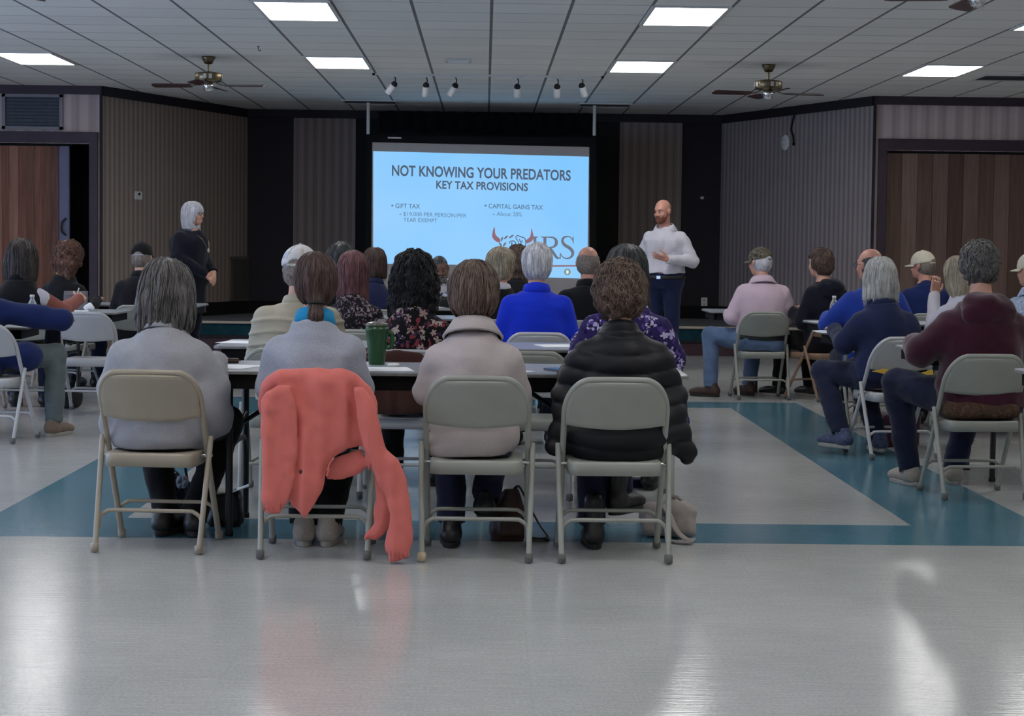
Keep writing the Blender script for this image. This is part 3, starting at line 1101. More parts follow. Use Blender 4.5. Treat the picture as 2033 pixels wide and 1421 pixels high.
for (px, py, sx, sz, nm, lab) in ((1398, 600, .085, .13, 'power_outlet', 'white power outlet low on dark pillar right of speaker'),
                                  (1394, 393, .05, .03, 'knob', 'tiny pale knob on dark pillar above the outlet')):
    p = at(px, py, YB - .005)
    th = thing(nm, lab, 'outlet' if 'outlet' in nm else 'knob', p)
    MB().box((0, -.006, 0), (sx, .014, sz), bev=.004).build('plate', 'white', th)
    if 'outlet' in nm:
        for s in (-1, 1): MB().box((0, -.014, s * .027), (.035, .006, .03), bev=.002).build('socket', 'nosing', th)
    else:
        MB().lathe([(0, 0), (.02, .004), (.022, .02), (0, .03)], (0, -.01, 0), 12, Matrix.Rotation(PI / 2, 3, 'X')).build('stem', 'white', th)
# louvred panel above the left door
a, b2 = at(8, 220, YL).x, at(122, 220, YL).x
zt, zb = at(65, 190, YL).z, at(65, 254, YL).z
th = thing('transom_grille', 'dark framed louvre panel above the left doorway', 'grille', ((a + b2) / 2, YL, (zt + zb) / 2))
ww, hh = b2 - a, zt - zb
f = MB()
for s in (-1, 1):
    f.box((s * ww / 2, -.015, 0), (.04, .03, hh + .04)); f.box((0, -.015, s * hh / 2), (ww + .04, .03, .035))
f.build('frame', plain('grey_lavender_frame', srgb(128, 124, 134), 0.5), th)
M['louvre'] = plain('slate_louvre', srgb(58, 66, 78), 0.55, var=0.15)
MB().box((0, -.004, 0), (ww, .006, hh)).build('backing', 'louvre', th)
for k in range(9):
    MB().box((0, -.010, -hh / 2 + hh * (k + .7) / 9.5), (ww - .04, .006, .002), Matrix.Rotation(.9, 3, 'X')).build('slat', 'louvre', th)

# ---------------- projection screen with its slide
YSC = 25.0


def emis(name, col, s):
    t = NT(name)
    t.set(color=(0, 0, 0, 1), emit=col, estr=s, rough=0.9, spec=0.0)
    M[name] = t.m


emis('slide_blue', srgb(141, 206, 255), SLIDE_E)
t = NT('slide_ground')
v = t.pos((.35, .35, .35))
t.set(color=(0, 0, 0, 1), rough=.9, spec=0, emit=t.ramp(t.noise(v, 1.2, 2), [(.3, srgb(126, 198, 255)), (.75, srgb(160, 212, 255))]), estr=SLIDE_E)
M['slide_ground'] = t.m
emis('slide_ink', srgb(84, 98, 118), SLIDE_E)
emis('slide_ink_soft', srgb(98, 128, 158), SLIDE_E)
emis('slide_horn', srgb(146, 106, 116), SLIDE_E)
emis('slide_brown', srgb(112, 116, 130), SLIDE_E)
emis('slide_pale', srgb(206, 236, 255), SLIDE_E)
emis('slide_gold', srgb(140, 146, 124), SLIDE_E)
M['screen_cloth'] = plain('projection_cloth', srgb(196, 188, 184), 0.85, var=0.03)
cxs = at(954, 420, YSC).x
zs0 = at(954, 590, YSC).z
scr = thing('projection_screen', 'large white projection screen showing a blue tax slide', 'projection screen', (cxs, YSC, zs0))


def sl(px, py, off=0.0):    # picture point on the screen plane, local to the screen
    q = at(px, py, YSC)
    return Vector((q.x - cxs, -off, q.z - zs0))


def quad(mb, pts, off, th=.002):
    vs = [sl(x, y, off) for x, y in pts]
    n = len(vs)
    vs2 = [v + Vector((0, th, 0)) for v in vs]
    mb.add(vs + vs2, [tuple(range(n)), tuple(range(2 * n - 1, n - 1, -1))] + [(i, (i + 1) % n, n + (i + 1) % n, n + i) for i in range(n)][::-1])
    return mb


quad(MB(), [(738, 281), (1171, 290), (1171, 594), (735, 590)], 0, .01).build('fabric', 'screen_cloth', scr)
fr = MB()
quad(fr, [(727, 269), (1184, 273), (1184, 292), (727, 282)], .01, .05)
quad(fr, [(727, 275), (739, 275), (736, 640), (726, 640)], .012, .04)
quad(fr, [(1170, 282), (1184, 282), (1184, 640), (1170, 640)], .012, .04)
quad(fr, [(726, 592), (1184, 596), (1184, 640), (726, 640)], .012, .04)
fr.build('border', 'soot2', scr)
quad(MB(), [(770, 272), (797, 272.5), (797, 275.5), (770, 275)], .013, .002).build('maker_plate', 'white', scr)
for (px, y0, y1) in ((731, 206, 266), (1181, 210, 269)):
    a, b2 = sl(px, y0), sl(px, y1)
    MB().tube([Vector((a.x, .03, CEIL - zs0)), Vector((a.x, .03, b2.z))], .022, 14).build('hanging_post', 'white', scr)
    MB().box((a.x, .03, b2.z - .04), (.05, .04, .09), bev=.006).build('bracket', 'soot2', scr)
slide = MB()
quad(slide, [(741, 300), (1169, 311), (1166, 531), (1040, 527), (741, 523)], .004)
quad(slide, [(1040, 527), (1166, 531), (1165, 553), (1040, 549)], .004)
slide = slide.build('slide', 'slide_ground', scr)
quad(MB(), [(1060, 526.5), (1166, 526), (1166, 528.5), (1060, 530)], .008).build('slide_rule', 'slide_horn', slide)


def text(s, px0, py, px1, cap, mat, name, ang=-.016, bold=.026, off=.008):
    cu = bpy.data.curves.new(name, 'FONT')
    cu.body = s; cu.size = 1.0; cu.offset = bold; cu.space_character = 1.02
    o = bpy.data.objects.new(name, cu); C.objects.link(o)
    dg = bpy.context.evaluated_depsgraph_get()
    me = bpy.data.meshes.new_from_object(o.evaluated_get(dg))
    bpy.data.objects.remove(o)
    xs = [v.co.x for v in me.vertices]; ys = [v.co.y for v in me.vertices]
    x0, x1, y0, y1 = min(xs), max(xs), min(ys), max(ys)
    A, B = sl(px0, py), sl(px1, py)
    Wm = B.x - A.x
    kx = Wm / (x1 - x0)
    kz = cap / (y1 - y0) * (sl(0, 0).z - sl(0, 1).z)
    for v in me.vertices:
        lx = (v.co.x - x0) * kx; lz = (v.co.y - y0) * kz
        v.co = Vector((A.x + lx, -off, A.z + lz + lx * ang))
    me.materials.append(M[mat])
    ob = bpy.data.objects.new(name, me); C.objects.link(ob); ob.parent = slide
    return ob


text('NOT KNOWING YOUR PREDATORS', 778, 349, 1133, 22, 'slide_ink', 'slide_title')
text('KEY TAX PROVISIONS', 866, 374.5, 1048, 16.5, 'slide_ink', 'slide_subtitle')
text('\u2022', 777, 410, 781, 4, 'slide_ink_soft', 'slide_bullet', bold=0)
text('GIFT TAX', 785, 413, 834, 9.5, 'slide_ink_soft', 'slide_heading', bold=.016)
text('-', 793, 426, 797, 1.5, 'slide_ink_soft', 'slide_bullet', bold=0)
text('$19,000 PER PERSON/PER', 801, 429.5, 926, 9, 'slide_ink_soft', 'slide_line', bold=0.0)
text('YEAR EXEMPT', 801, 440, 868, 8, 'slide_ink_soft', 'slide_line', bold=0.0)
text('\u2022', 962, 410, 966, 4, 'slide_ink_soft', 'slide_bullet', bold=0)
text('CAPITAL GAINS TAX', 970, 413.5, 1078, 9.5, 'slide_ink_soft', 'slide_heading', bold=.016)
text('-', 978, 426, 982, 1.5, 'slide_ink_soft', 'slide_bullet', bold=0)
text('About 20%', 986, 428.5, 1036, 8.5, 'slide_ink_soft', 'slide_line', bold=0.0)


# the drawn emblem: crop coordinates from a close view, 8.88 px to one picture px
def e(x, y): return (960 + x / 8.88, 440 + y / 8.88)


def ribbon(mb, pts, wd, off=.009):
    """flat stroke with a width for every point, in close-view pixels"""
    P = spline([(x, y, 0) for x, y in pts], 8)
    ws = np.interp(np.linspace(0, 1, len(P)), np.linspace(0, 1, len(wd)), wd)
    L, R_ = [], []
    for i, p in enumerate(P):
        d = (P[min(i + 1, len(P) - 1)] - P[max(i - 1, 0)]).normalized()
        n = Vector((-d.y, d.x, 0)) * (ws[i] / 2)
        L.append(sl(*e(p.x + n.x, p.y + n.y), off)); R_.append(sl(*e(p.x - n.x, p.y - n.y), off))
    m = len(P)
    mb.add(L + R_, [(i, i + 1, m + i + 1, m + i) for i in range(m - 1)])
    return mb


def blob(mb, pts, off=.009):
    return quad(mb, [e(x, y) for x, y in pts], off, .001)


h = MB()
blob(h, [(188, 90), (200, 120), (202, 180), (212, 230), (240, 262), (290, 300), (300, 350), (270, 368), (230, 352), (190, 325), (160, 285), (150, 240), (160, 180), (176, 120)])
blob(h, [(848, 110), (858, 150), (868, 200), (882, 250), (880, 300), (850, 345), (800, 372), (755, 384), (745, 330), (790, 295), (824, 262), (836, 200), (840, 150)])
h.build('emblem_horns', 'slide_horn', slide)
lv = MB()
for (x, y, a, L_) in ((325, 305, -70, 80), (395, 275, -45, 90), (490, 260, -30, 100), (300, 405, 60, 90), (370, 400, -55, 95), (310, 470, 55, 80), (365, 490, -55, 90), (290, 525, 50, 60)):
    c, s = math.cos(math.radians(a)), math.sin(math.radians(a))
    pts = []
    for k in range(12):
        th_ = 2 * PI * k / 12
        u, v_ = math.cos(th_) * L_ / 2, math.sin(th_) * 17
        pts.append((x + u * c - v_ * s, y + u * s + v_ * c))
    blob(lv, pts, .0085)
lv.build('emblem_laurel', 'slide_brown', slide)
sk = MB()
ribbon(sk, [(600, 330), (570, 285), (590, 245), (650, 262), (720, 290), (740, 330), (742, 400), (735, 455)], [16, 14, 14, 16, 16, 16, 14, 12], .0092)
ribbon(sk, [(450, 385), (470, 350), (530, 340), (560, 365), (575, 410), (572, 440)], [14, 16, 16, 16, 14, 10], .0092)
ribbon(sk, [(500, 365), (495, 430), (490, 490)], [20, 22, 14], .0092)
ribbon(sk, [(600, 330), (620, 380), (612, 450)], [10, 14, 10], .0092)
ribbon(sk, [(630, 300), (650, 350), (690, 330)], [8, 18, 10], .0092)
ribbon(sk, [(650, 360), (655, 400), (690, 350)], [10, 16, 8], .0092)
ribbon(sk, [(690, 400), (670, 440), (700, 450)], [8, 14, 8], .0092)
ribbon(sk, [(420, 515), (480, 512)], [10, 10], .0092)
sk.build('emblem_eagle', 'slide_ink', slide)
lt = MB()
# I
blob(lt, [(860, 262), (960, 262), (960, 276), (930, 284), (930, 640), (880, 640), (880, 284), (860, 276)])
# R
blob(lt, [(1010, 262), (1200, 262), (1200, 282), (1108, 282), (1108, 620), (1145, 634), (1145, 646), (1012, 646), (1012, 634), (1055, 620), (1055, 282), (1010, 274)])
ribbon(lt, [(1150, 272), (1230, 282), (1278, 330), (1276, 400), (1220, 448), (1105, 458)], [20, 30, 52, 56, 30, 18], .0094)
ribbon(lt, [(1165, 455), (1225, 540), (1290, 630), (1340, 645)], [42, 50, 46, 14], .0095)
# S
ribbon(lt, [(1585, 385), (1565, 315), (1520, 268), (1460, 262), (1405, 290), (1392, 350), (1430, 410), (1510, 460), (1565, 520), (1566, 590), (1510, 640), (1440, 644), (1385, 610), (1350, 545)],
       [6, 18, 18, 26, 40, 48, 56, 58, 56, 44, 28, 20, 18, 6], .0094)
blob(lt, [(1568, 275), (1585, 258), (1590, 385), (1570, 350)], .0093)
blob(lt, [(1345, 540), (1362, 590), (1360, 655), (1340, 655)], .0093)
lt.build('emblem_letters', 'slide_brown', slide)
sd = MB()
blob(sd, [(1478 + 58 * math.cos(2 * PI * k / 20), 886 + 58 * math.sin(2 * PI * k / 20)) for k in range(20)])
sd.build('slide_seal', 'slide_gold', slide)
sd = MB()
blob(sd, [(1478 + 24 * math.cos(2 * PI * k / 12), 886 + 38 * math.sin(2 * PI * k / 12)) for k in range(12)], .0105)
sd.build('slide_seal_centre', 'slide_pale', slide)
# black cloth valance above the screen
a, b2 = at(752, 232, YB - .15).x, at(1182, 232, YB - .15).x
th = thing('valance', 'short black cloth valance along wall top above screen', 'valance', ((a + b2) / 2, YB - .13, CEIL))
MB().grid(lambda u, v: ((u - .5) * (b2 - a), .02 * math.sin(u * 90), -.28 * v - (.02 * math.sin(u * 40) if v > .9 else 0)), 120, 5).build('cloth', 'soot2', th, solid=.01)
MB().tube([((a - b2) / 2, 0, -.01), ((b2 - a) / 2, 0, -.01)], .012, 8).build('rod', 'black_steel', th)
# ------------------------------------------------------------------ folding chairs
SEAT = .412


def chair(label, loc, rz, paint='chair', cap='rubber', group='steel folding chairs', tancap=None, hoop=(.105, .145)):
    th = thing('folding_chair', label, 'chair', loc, rz, group)
    W2 = .210
    hx, hz = hoop
    z1 = .752 - hz
    # main tube: one bent piece, front foot - seat - back hoop - seat - front foot

    def line(z):      # side view of the main tube: y at height z
        return .20 - z * .42 / .76
    pts = []
    for s in (-1, 1):
        q = [(s * (W2 + .004), line(0), 0.02), (s * W2, line(.3), .3), (s * W2, line(.5), .5), (s * .210, line(z1), z1)]
        arc = []
        for k in range(1, 9):
            a = PI / 2 * k / 8
            zz = z1 + hz * math.sin(a)
            arc.append((s * (.210 - hx + hx * math.cos(a)), line(zz) - .012 * math.sin(a), zz))
        q += arc
        pts.append(q)
    path = pts[0] + [(0, line(.75) - .018, .753)] + pts[1][::-1]
    MB().tube(spline(path, 3), .0128, 10).build('frame', paint, th)
    # back panel, curved in plan, inside the hoop
    zlo = .562

    def back(u, v):
        z = zlo + (.742 - zlo) * v
        hw = .204
        if z > z1: hw = (.210 - hx) + hx * math.sqrt(max(0, 1 - ((z - z1) / (hz + .002)) ** 2)) - .005
        x = (2 * u - 1) * hw
        dip = (1 - v) * (-.018 * (1 - (2 * u - 1) ** 2))
        return (x, line(z) - .012 - .022 * (1 - (2 * u - 1) ** 2), z + dip)
    bk = MB().grid(back, 25, 11).build('backrest', paint, th, solid=.016)
    bk.modifiers.new('bevel', 'BEVEL').width = .003
    # seat pan with rolled skirt
    st = MB()
    outl = round_rect(.190, .195, .05, 5, 0, -.005)
    n = len(outl)
    rings = [(1.0, -.055), (1.0, -.008), (.985, 0.0), (.94, .002), (.6, -.004), (.15, -.008)]
    vs = []
    for (k, dz) in rings:
        for (x, y) in outl: vs.append((x * k, y * k, SEAT + dz))
    fs = [(i * n + j, i * n + (j + 1) % n, (i + 1) * n + (j + 1) % n, (i + 1) * n + j) for i in range(len(rings) - 1) for j in range(n)]
    fs.append(tuple((len(rings) - 1) * n + j for j in range(n)))
    fs.append(tuple(range(n))[::-1])
    st.add(vs, fs, True)
    st.build('seat', paint, th)
    for s in (-1, 1):
        pv = MB().tube([(s * .15, line(.41), .392), (s * .232, line(.41), .392)], .007, 8)
        pv.build('pivot_rod', 'chrome', th)
    # rear legs
    for s in (-1, 1):
        lg = MB().tube([(s * .230, -.05, .475), (s * .230, -.066, .43), (s * .218, -.215, .02)], .0118, 10).build('rear_leg', paint, th)
        MB().lathe([(0, -.006), (.017, 0), (.018, .03), (.0135, .034), (0, .034)], (s * .218, -.221, .006), 12).build('foot_cap', (tancap if (tancap and s < 0) else cap), lg)
        MB().lathe([(0, -.006), (.017, 0), (.018, .03), (.0135, .034), (0, .034)], (s * (W2 + .004), .20, .006), 12).build('foot_cap', cap, th)
    for (yy, zz, hw, nm) in ((line(.10), .17, .208, 'front_brace'), (-.222 + .17 * .165 / .42, .17, .216, 'rear_brace')):
        pt = []
        for s in (-1, 1):
            q = [(s * hw, yy + (.012 if nm[0] == 'f' else -.018), zz - .075), (s * (hw - .004), yy, zz - .03), (s * (hw - .03), yy - .0, zz - .006), (s * (hw - .06), yy, zz)]
            pt.append(q)
        MB().tube(spline(pt[0] + [(0, yy, zz)] + pt[1][::-1], 5), .0085, 8).build(nm, paint, th)
    return th


def ch(px, py, Yc, rz, label, paint='chair', **k):
    p = at(px, py, Yc - .21)
    R = Matrix.Rotation(rz, 3, 'Z')
    return chair(label, (p.x, Yc, 0), rz, paint, **k)


# front row (nearest the camera)
CH1 = ch(299.5, 1100, 8.21, math.radians(-4), 'beige folding chair under woman in grey sweatshirt, front row', 'chair_beige', cap='chair_beige', hoop=(.085, .12))
CH2 = ch(623, 1113, 8.09, 0, 'grey folding chair with coral jacket over its back', 'chair')
CH3 = ch(945, 1119, 8.06, math.radians(-1), 'grey folding chair under woman in cream jacket', 'chair', tancap='rubber_tan')
CH4 = ch(1219, 1120, 8.06, math.radians(1), 'scuffed grey folding chair under person in black puffer jacket', 'chair')
# second row
CH5 = ch(562, 890, 10.0, 0, 'grey folding chair under man in cream striped shirt', 'chair')
CH6 = ch(800, 890, 10.0, 0, 'folding chair with dark brown jacket over its back', 'chair_light')
CH7 = ch(1040, 960, 9.98, math.radians(4), 'empty grey folding chair behind the woman in cream jacket', 'chair')
CH8 = ch(1250, 890, 9.95, 0, 'folding chair under woman in purple floral top', 'chair')
# third row
CH9 = ch(1068, 840, 12.2, 0, 'folding chair under man in bright blue jacket', 'chair_light')
CH10 = ch(702, 840, 12.3, 0, 'folding chair under woman with reddish long hair', 'chair')
# fourth and fifth rows, hidden behind the others
CH11 = ch(676, 780, 14.3, 0, 'folding chair under woman with long dark grey hair', 'chair')
CH12 = ch(1166, 780, 14.3, 0, 'folding chair under bald man in black jacket', 'chair')
CH13 = ch(994, 780, 14.3, 0, 'folding chair under person with short blond hair', 'chair')
CH14 = ch(741, 740, 16.2, 0, 'folding chair under brown haired person in dark blue', 'chair')
CH15 = ch(1026, 740, 16.2, 0, 'folding chair under person with dark curly hair', 'chair')
CH16 = ch(876, 720, 18.7, PI, 'folding chair under man facing the camera', 'chair')
# right block
CH17 = ch(1513, 795, 16.85, math.radians(4), 'grey folding chair under man in pale pink shirt', 'chair')
CH18 = ch(1633, 797, 16.75, math.radians(35), 'tan folding chair under person in navy hoodie', 'chair_tan')
CH19 = ch(1780, 910, 12.15, math.radians(13), 'pale grey folding chair under grey bobbed woman in navy', 'chair_light')
CH20 = ch(1948, 995, 10.2, math.radians(5), 'grey folding chair under person in maroon hoodie', 'chair')
CH21 = ch(1735, 840, 14.2, math.radians(8), 'folding chair under bald man in royal blue', 'chair')
CH22 = ch(1845, 800, 16.9, 0, 'folding chair under man in cream baseball cap', 'chair')
CH23 = ch(1932, 850, 14.15, math.radians(18), 'folding chair under long blond haired woman', 'chair')
CH24 = ch(2064, 830, 14.1, 0, 'folding chair under man at right picture edge', 'chair')
# left block
CH25 = ch(-28, 882, 12.55, math.radians(-9), 'pale folding chair cut off by the left picture edge', 'chair_light')
CH26 = ch(172, 823, 14.72, math.radians(-3), 'empty pale folding chair left of the grey sweatshirt', 'chair_light')
CH27 = ch(40, 823, 14.75, 0, 'folding chair under woman in black vest', 'chair')
CH28 = ch(122, 760, 16.85, math.radians(-20), 'folding chair under woman with wavy brown hair', 'chair')
CH29 = ch(273, 760, 16.6, 0, 'folding chair under man in black cap', 'chair')

M['apron'] = plain('black_table_apron', srgb(10, 10, 11), 0.8, spec=.2)
# ------------------------------------------------------------------ folding tables


def table(label, x, y, rz, L=2.44, W=.76, H=.735, top='laminate', drape=None):
    """x, y: middle of the top"""
    th = thing('folding_table', label, 'table', (x, y, 0), rz, 'folding tables')
    rr = round_rect(L / 2, W / 2, .045, 5)
    b = MB().prism(rr, H - .016, H)
    b.build('tabletop', top, th, bevel=.003)
    b = MB().prism(round_rect(L / 2 + .004, W / 2 + .004, .048, 5), H - .017, H - .004)
    b.build('edge_band', 'table_edge', th, bevel=.002)
    for s in (-1, 1):
        MB().box((0, s * (W / 2 - .03), H - .05), (L - .12, .03, .06)).build('apron', 'apron', th)
        MB().box((s * (L / 2 - .05), 0, H - .05), (.03, W - .09, .06)).build('apron', 'apron', th)
        xl = s * (L / 2 - .43)
        for sy in (-1, 1):
            y0 = sy * (W / 2 - .09)
            lg = MB().tube([(xl, y0, H - .03), (xl, y0, .012)], .0165, 12).build('leg', 'black_steel', th)
            MB().lathe([(0, 0), (.02, 0), (.02, .02), (.017, .025), (0, .025)], (xl, y0, 0), 12).build('foot_cap', 'black', lg)
        yy = W / 2 - .09
        MB().tube(spline([(xl, -yy, .30), (xl, -yy + .03, .37), (xl, -yy + .09, .39), (xl, 0, .395), (xl, yy - .09, .39), (xl, yy - .03, .37), (xl, yy, .30)], 5), .012, 8).build('spreader', 'black_steel', th)
        MB().tube([(xl, -yy, .50), (xl, 0, .46), (xl - s * .34, 0, H - .05)], .011, 8).build('brace', 'black_steel', th)
        MB().tube([(xl, yy, .50), (xl, 0, .46)], .011, 8).build('brace', 'black_steel', th)
    return th


def tb(pxr, py, Y0, label, rz=0.0, right=True, L=2.44, far=None, **k):
    """place by the picture column of its right (or left) end at depth Y0 (near edge)"""
    far = (not right) if far is None else far
    x = at(pxr, py, Y0 + (.74 if far else 0)).x
    c = Vector(((-L / 2 if right else L / 2), .38, 0))
    R = Matrix.Rotation(rz, 3, 'Z')
    c = R @ c
    return table(label, x + c.x, Y0 + c.y, rz, L, **k)


TB1 = tb(1368, 745, 8.42, 'long grey folding table of the front row with green tumbler')
TB2 = tb(1318, 690, 10.5, 'second row folding table behind the front table')
TB3 = tb(1240, 660, 12.75, 'third row folding table hidden beyond the blue jacket')
TB4 = tb(1190, 640, 14.85, 'fourth row folding table mostly hidden by heads')
TB5 = tb(1150, 620, 17.2, 'folding table before the man facing the camera')
TB6 = tb(1393, 615, 17.45, 'folding table before man in pale pink shirt', right=False)
TB7 = tb(1606, 640, 14.75, 'folding table in front of man in royal blue', math.radians(4), right=False)
TB8 = tb(1634, 662, 12.75, 'folding table with papers in front of grey bobbed woman', math.radians(4), right=False)
TB9 = tb(1776, 692, 10.75, 'folding table in front of person in maroon hoodie', right=False)
TB10 = tb(2012, 735, 8.5, 'near folding table cut off by right picture edge', right=False)
TB11 = tb(100, 655, 12.82, 'folding table under the navy jacket sleeve on left', math.radians(3), H=.72, far=True)
TB12 = tb(262, 618, 15.35, 'folding table with grey notebook case on left', far=True)
TB13 = tb(414, 604, 17.3, 'folding table in front of man in black cap', far=True)
# ------------------------------------------------------------------ people
HAIRS = {
    'grey_dark': hair_mat('dark_grey_hair', srgb(44, 42, 43), srgb(112, 108, 107)),
    'brown': hair_mat('brown_straight_hair', srgb(38, 28, 26), srgb(90, 68, 62)),
    'brown_grey': hair_mat('ash_brown_hair', srgb(48, 38, 36), srgb(118, 98, 88)),
    'brown_curl': hair_mat('rough_brown_hair', srgb(42, 33, 30), srgb(112, 90, 78), (60, 60, 40)),
    'auburn': hair_mat('auburn_wavy_hair', srgb(48, 31, 27), srgb(122, 86, 72), (60, 60, 40)),
    'dark': hair_mat('dark_brown_hair', srgb(24, 20, 20), srgb(84, 75, 71)),
    'black': hair_mat('black_hair', srgb(8, 8, 10), srgb(28, 27, 31)),
    'red': hair_mat('reddish_hair', srgb(50, 28, 32), srgb(128, 86, 88)),
    'white': hair_mat('white_hair', srgb(150, 150, 158), srgb(224, 224, 230)),
    'silver': hair_mat('silver_hair', srgb(112, 112, 110), srgb(196, 196, 194)),
    'blond': hair_mat('blond_hair', srgb(126, 114, 98), srgb(200, 188, 168)),
    'charcoal': hair_mat('charcoal_hair', srgb(24, 26, 28), srgb(78, 80, 80)),
    'salt': hair_mat('salt_and_pepper_curls', srgb(44, 42, 42), srgb(122, 118, 116), (60, 60, 40)),
    'ginger': hair_mat('ginger_beard_hair', srgb(82, 42, 30), srgb(138, 82, 60), (60, 60, 60)),
    'stubble': hair_mat('cropped_grey_hair', srgb(92, 82, 76), srgb(150, 138, 130), (60, 60, 60)),
}
M.update({'hair_' + k: v for k, v in HAIRS.items()})
M['lip'] = plain('lip_skin', srgb(150, 84, 78), 0.4)
M['eye'] = plain('eyeball', srgb(225, 222, 218), 0.2)
M['iris'] = plain('iris', srgb(50, 40, 34), 0.2)
M['lens'] = plain('spectacle_frame', srgb(34, 30, 30), 0.3)


def frame_from(pos, fwd, up):
    f = Vector(fwd).normalized()
    u = Vector(up); u = (u - f * u.dot(f)).normalized()
    r = f.cross(u)
    return Matrix(((r.x, f.x, u.x, pos[0]), (r.y, f.y, u.y, pos[1]), (r.z, f.z, u.z, pos[2]), (0, 0, 0, 1)))


def hand_prims(T, side, curl=0.35, spread=0.10, k=1.0):
    """palm, four fingers and a thumb; y along the fingers, z the back of the hand, thumb towards x*side"""
    out = [(xf(rbox((0, .05, 0), (.078 * k, .098, .026), .012), T), .012)]
    base = (-.029, -.0095, .0105, .030)
    ln = (.056, .070, .076, .068)
    for i in range(4):
        x0 = base[i] * side * k
        a = 0.0
        p = Vector((x0, .094, 0))
        yaw = base[i] * side * spread * 28
        for j, f in enumerate((.46, .30, .24)):
            a += curl * (0.55 if j == 0 else 0.9)
            d = Vector((math.sin(yaw) * math.cos(a), math.cos(yaw) * math.cos(a), -math.sin(a)))
            q = p + d * ln[i] * f
            out.append((xf(cap(p, q, .0088 - j * .0007, .0083 - j * .0007), T), .004))
            p = q
    p = Vector((side * .026 * k, .018, -.004))
    q = p + Vector((side * .034, .032, -.012)); r = q + Vector((side * .012, .034, -.010)); s2 = r + Vector((-side * .001, .024, -.006))
    out += [(xf(cap(p, q, .016, .0115), T), .008), (xf(cap(q, r, .0115, .0095), T), .005), (xf(cap(r, s2, .0095, .008), T), .004)]
    return out


def face_prims(Hm, child=False):
    o = []
    A = lambda pr, k: o.append((xf(pr, Hm), k))
    A(ell((0, -.006, .018), (.077, .097, .096)), .01)
    A(ell((0, -.018, .052), (.062, .076, .060)), .03)
    A(ell((0, .035, -.05), (.058, .060, .066)), .03)
    A(ell((0, .066, -.088), (.026, .024, .022)), .02)          # chin
    A(ell((0, .082, .028), (.045, .014, .018)), .02)           # brow
    A(cap((0, .094, .008), (0, .112, -.026), .008, .012), .012)  # nose
    A(ell((.012, .100, -.030), (.009, .010, .008)), .006)
    A(ell((-.012, .100, -.030), (.009, .010, .008)), .006)
    A(ell((.040, .072, -.028), (.022, .016, .018)), .02)
    A(ell((-.040, .072, -.028), (.022, .016, .018)), .02)
    A(ell((0, .092, -.058), (.024, .010, .010)), .01)          # mouth
    for s in (-1, 1):
        A(ell((s * .080, -.004, -.006), (.010, .020, .032)), .006)   # ears
        A(ell((s * .086, -.012, .004), (.008, .014, .022)), .006)
    return o


DEFSEC = [(-.085, .150, .110, .0), (-.02, .176, .132, .0), (.06, .178, .132, .0), (.14, .164, .120, .0), (.22, .154, .112, .004),
          (.31, .163, .118, .006), (.39, .166, .116, .002), (.435, .148, .104, -.004), (.475, .112, .086, -.006), (.51, .078, .068, -.004), (.54, .062, .060, .0)]


SLOPE = [q for q in DEFSEC if q[0] < .32] + [(.36, .162, .117, .004), (.40, .146, .108, -.002), (.435, .120, .094, -.004), (.47, .092, .078, -.006), (.505, .072, .066, -.004), (.54, .060, .060, .0)]


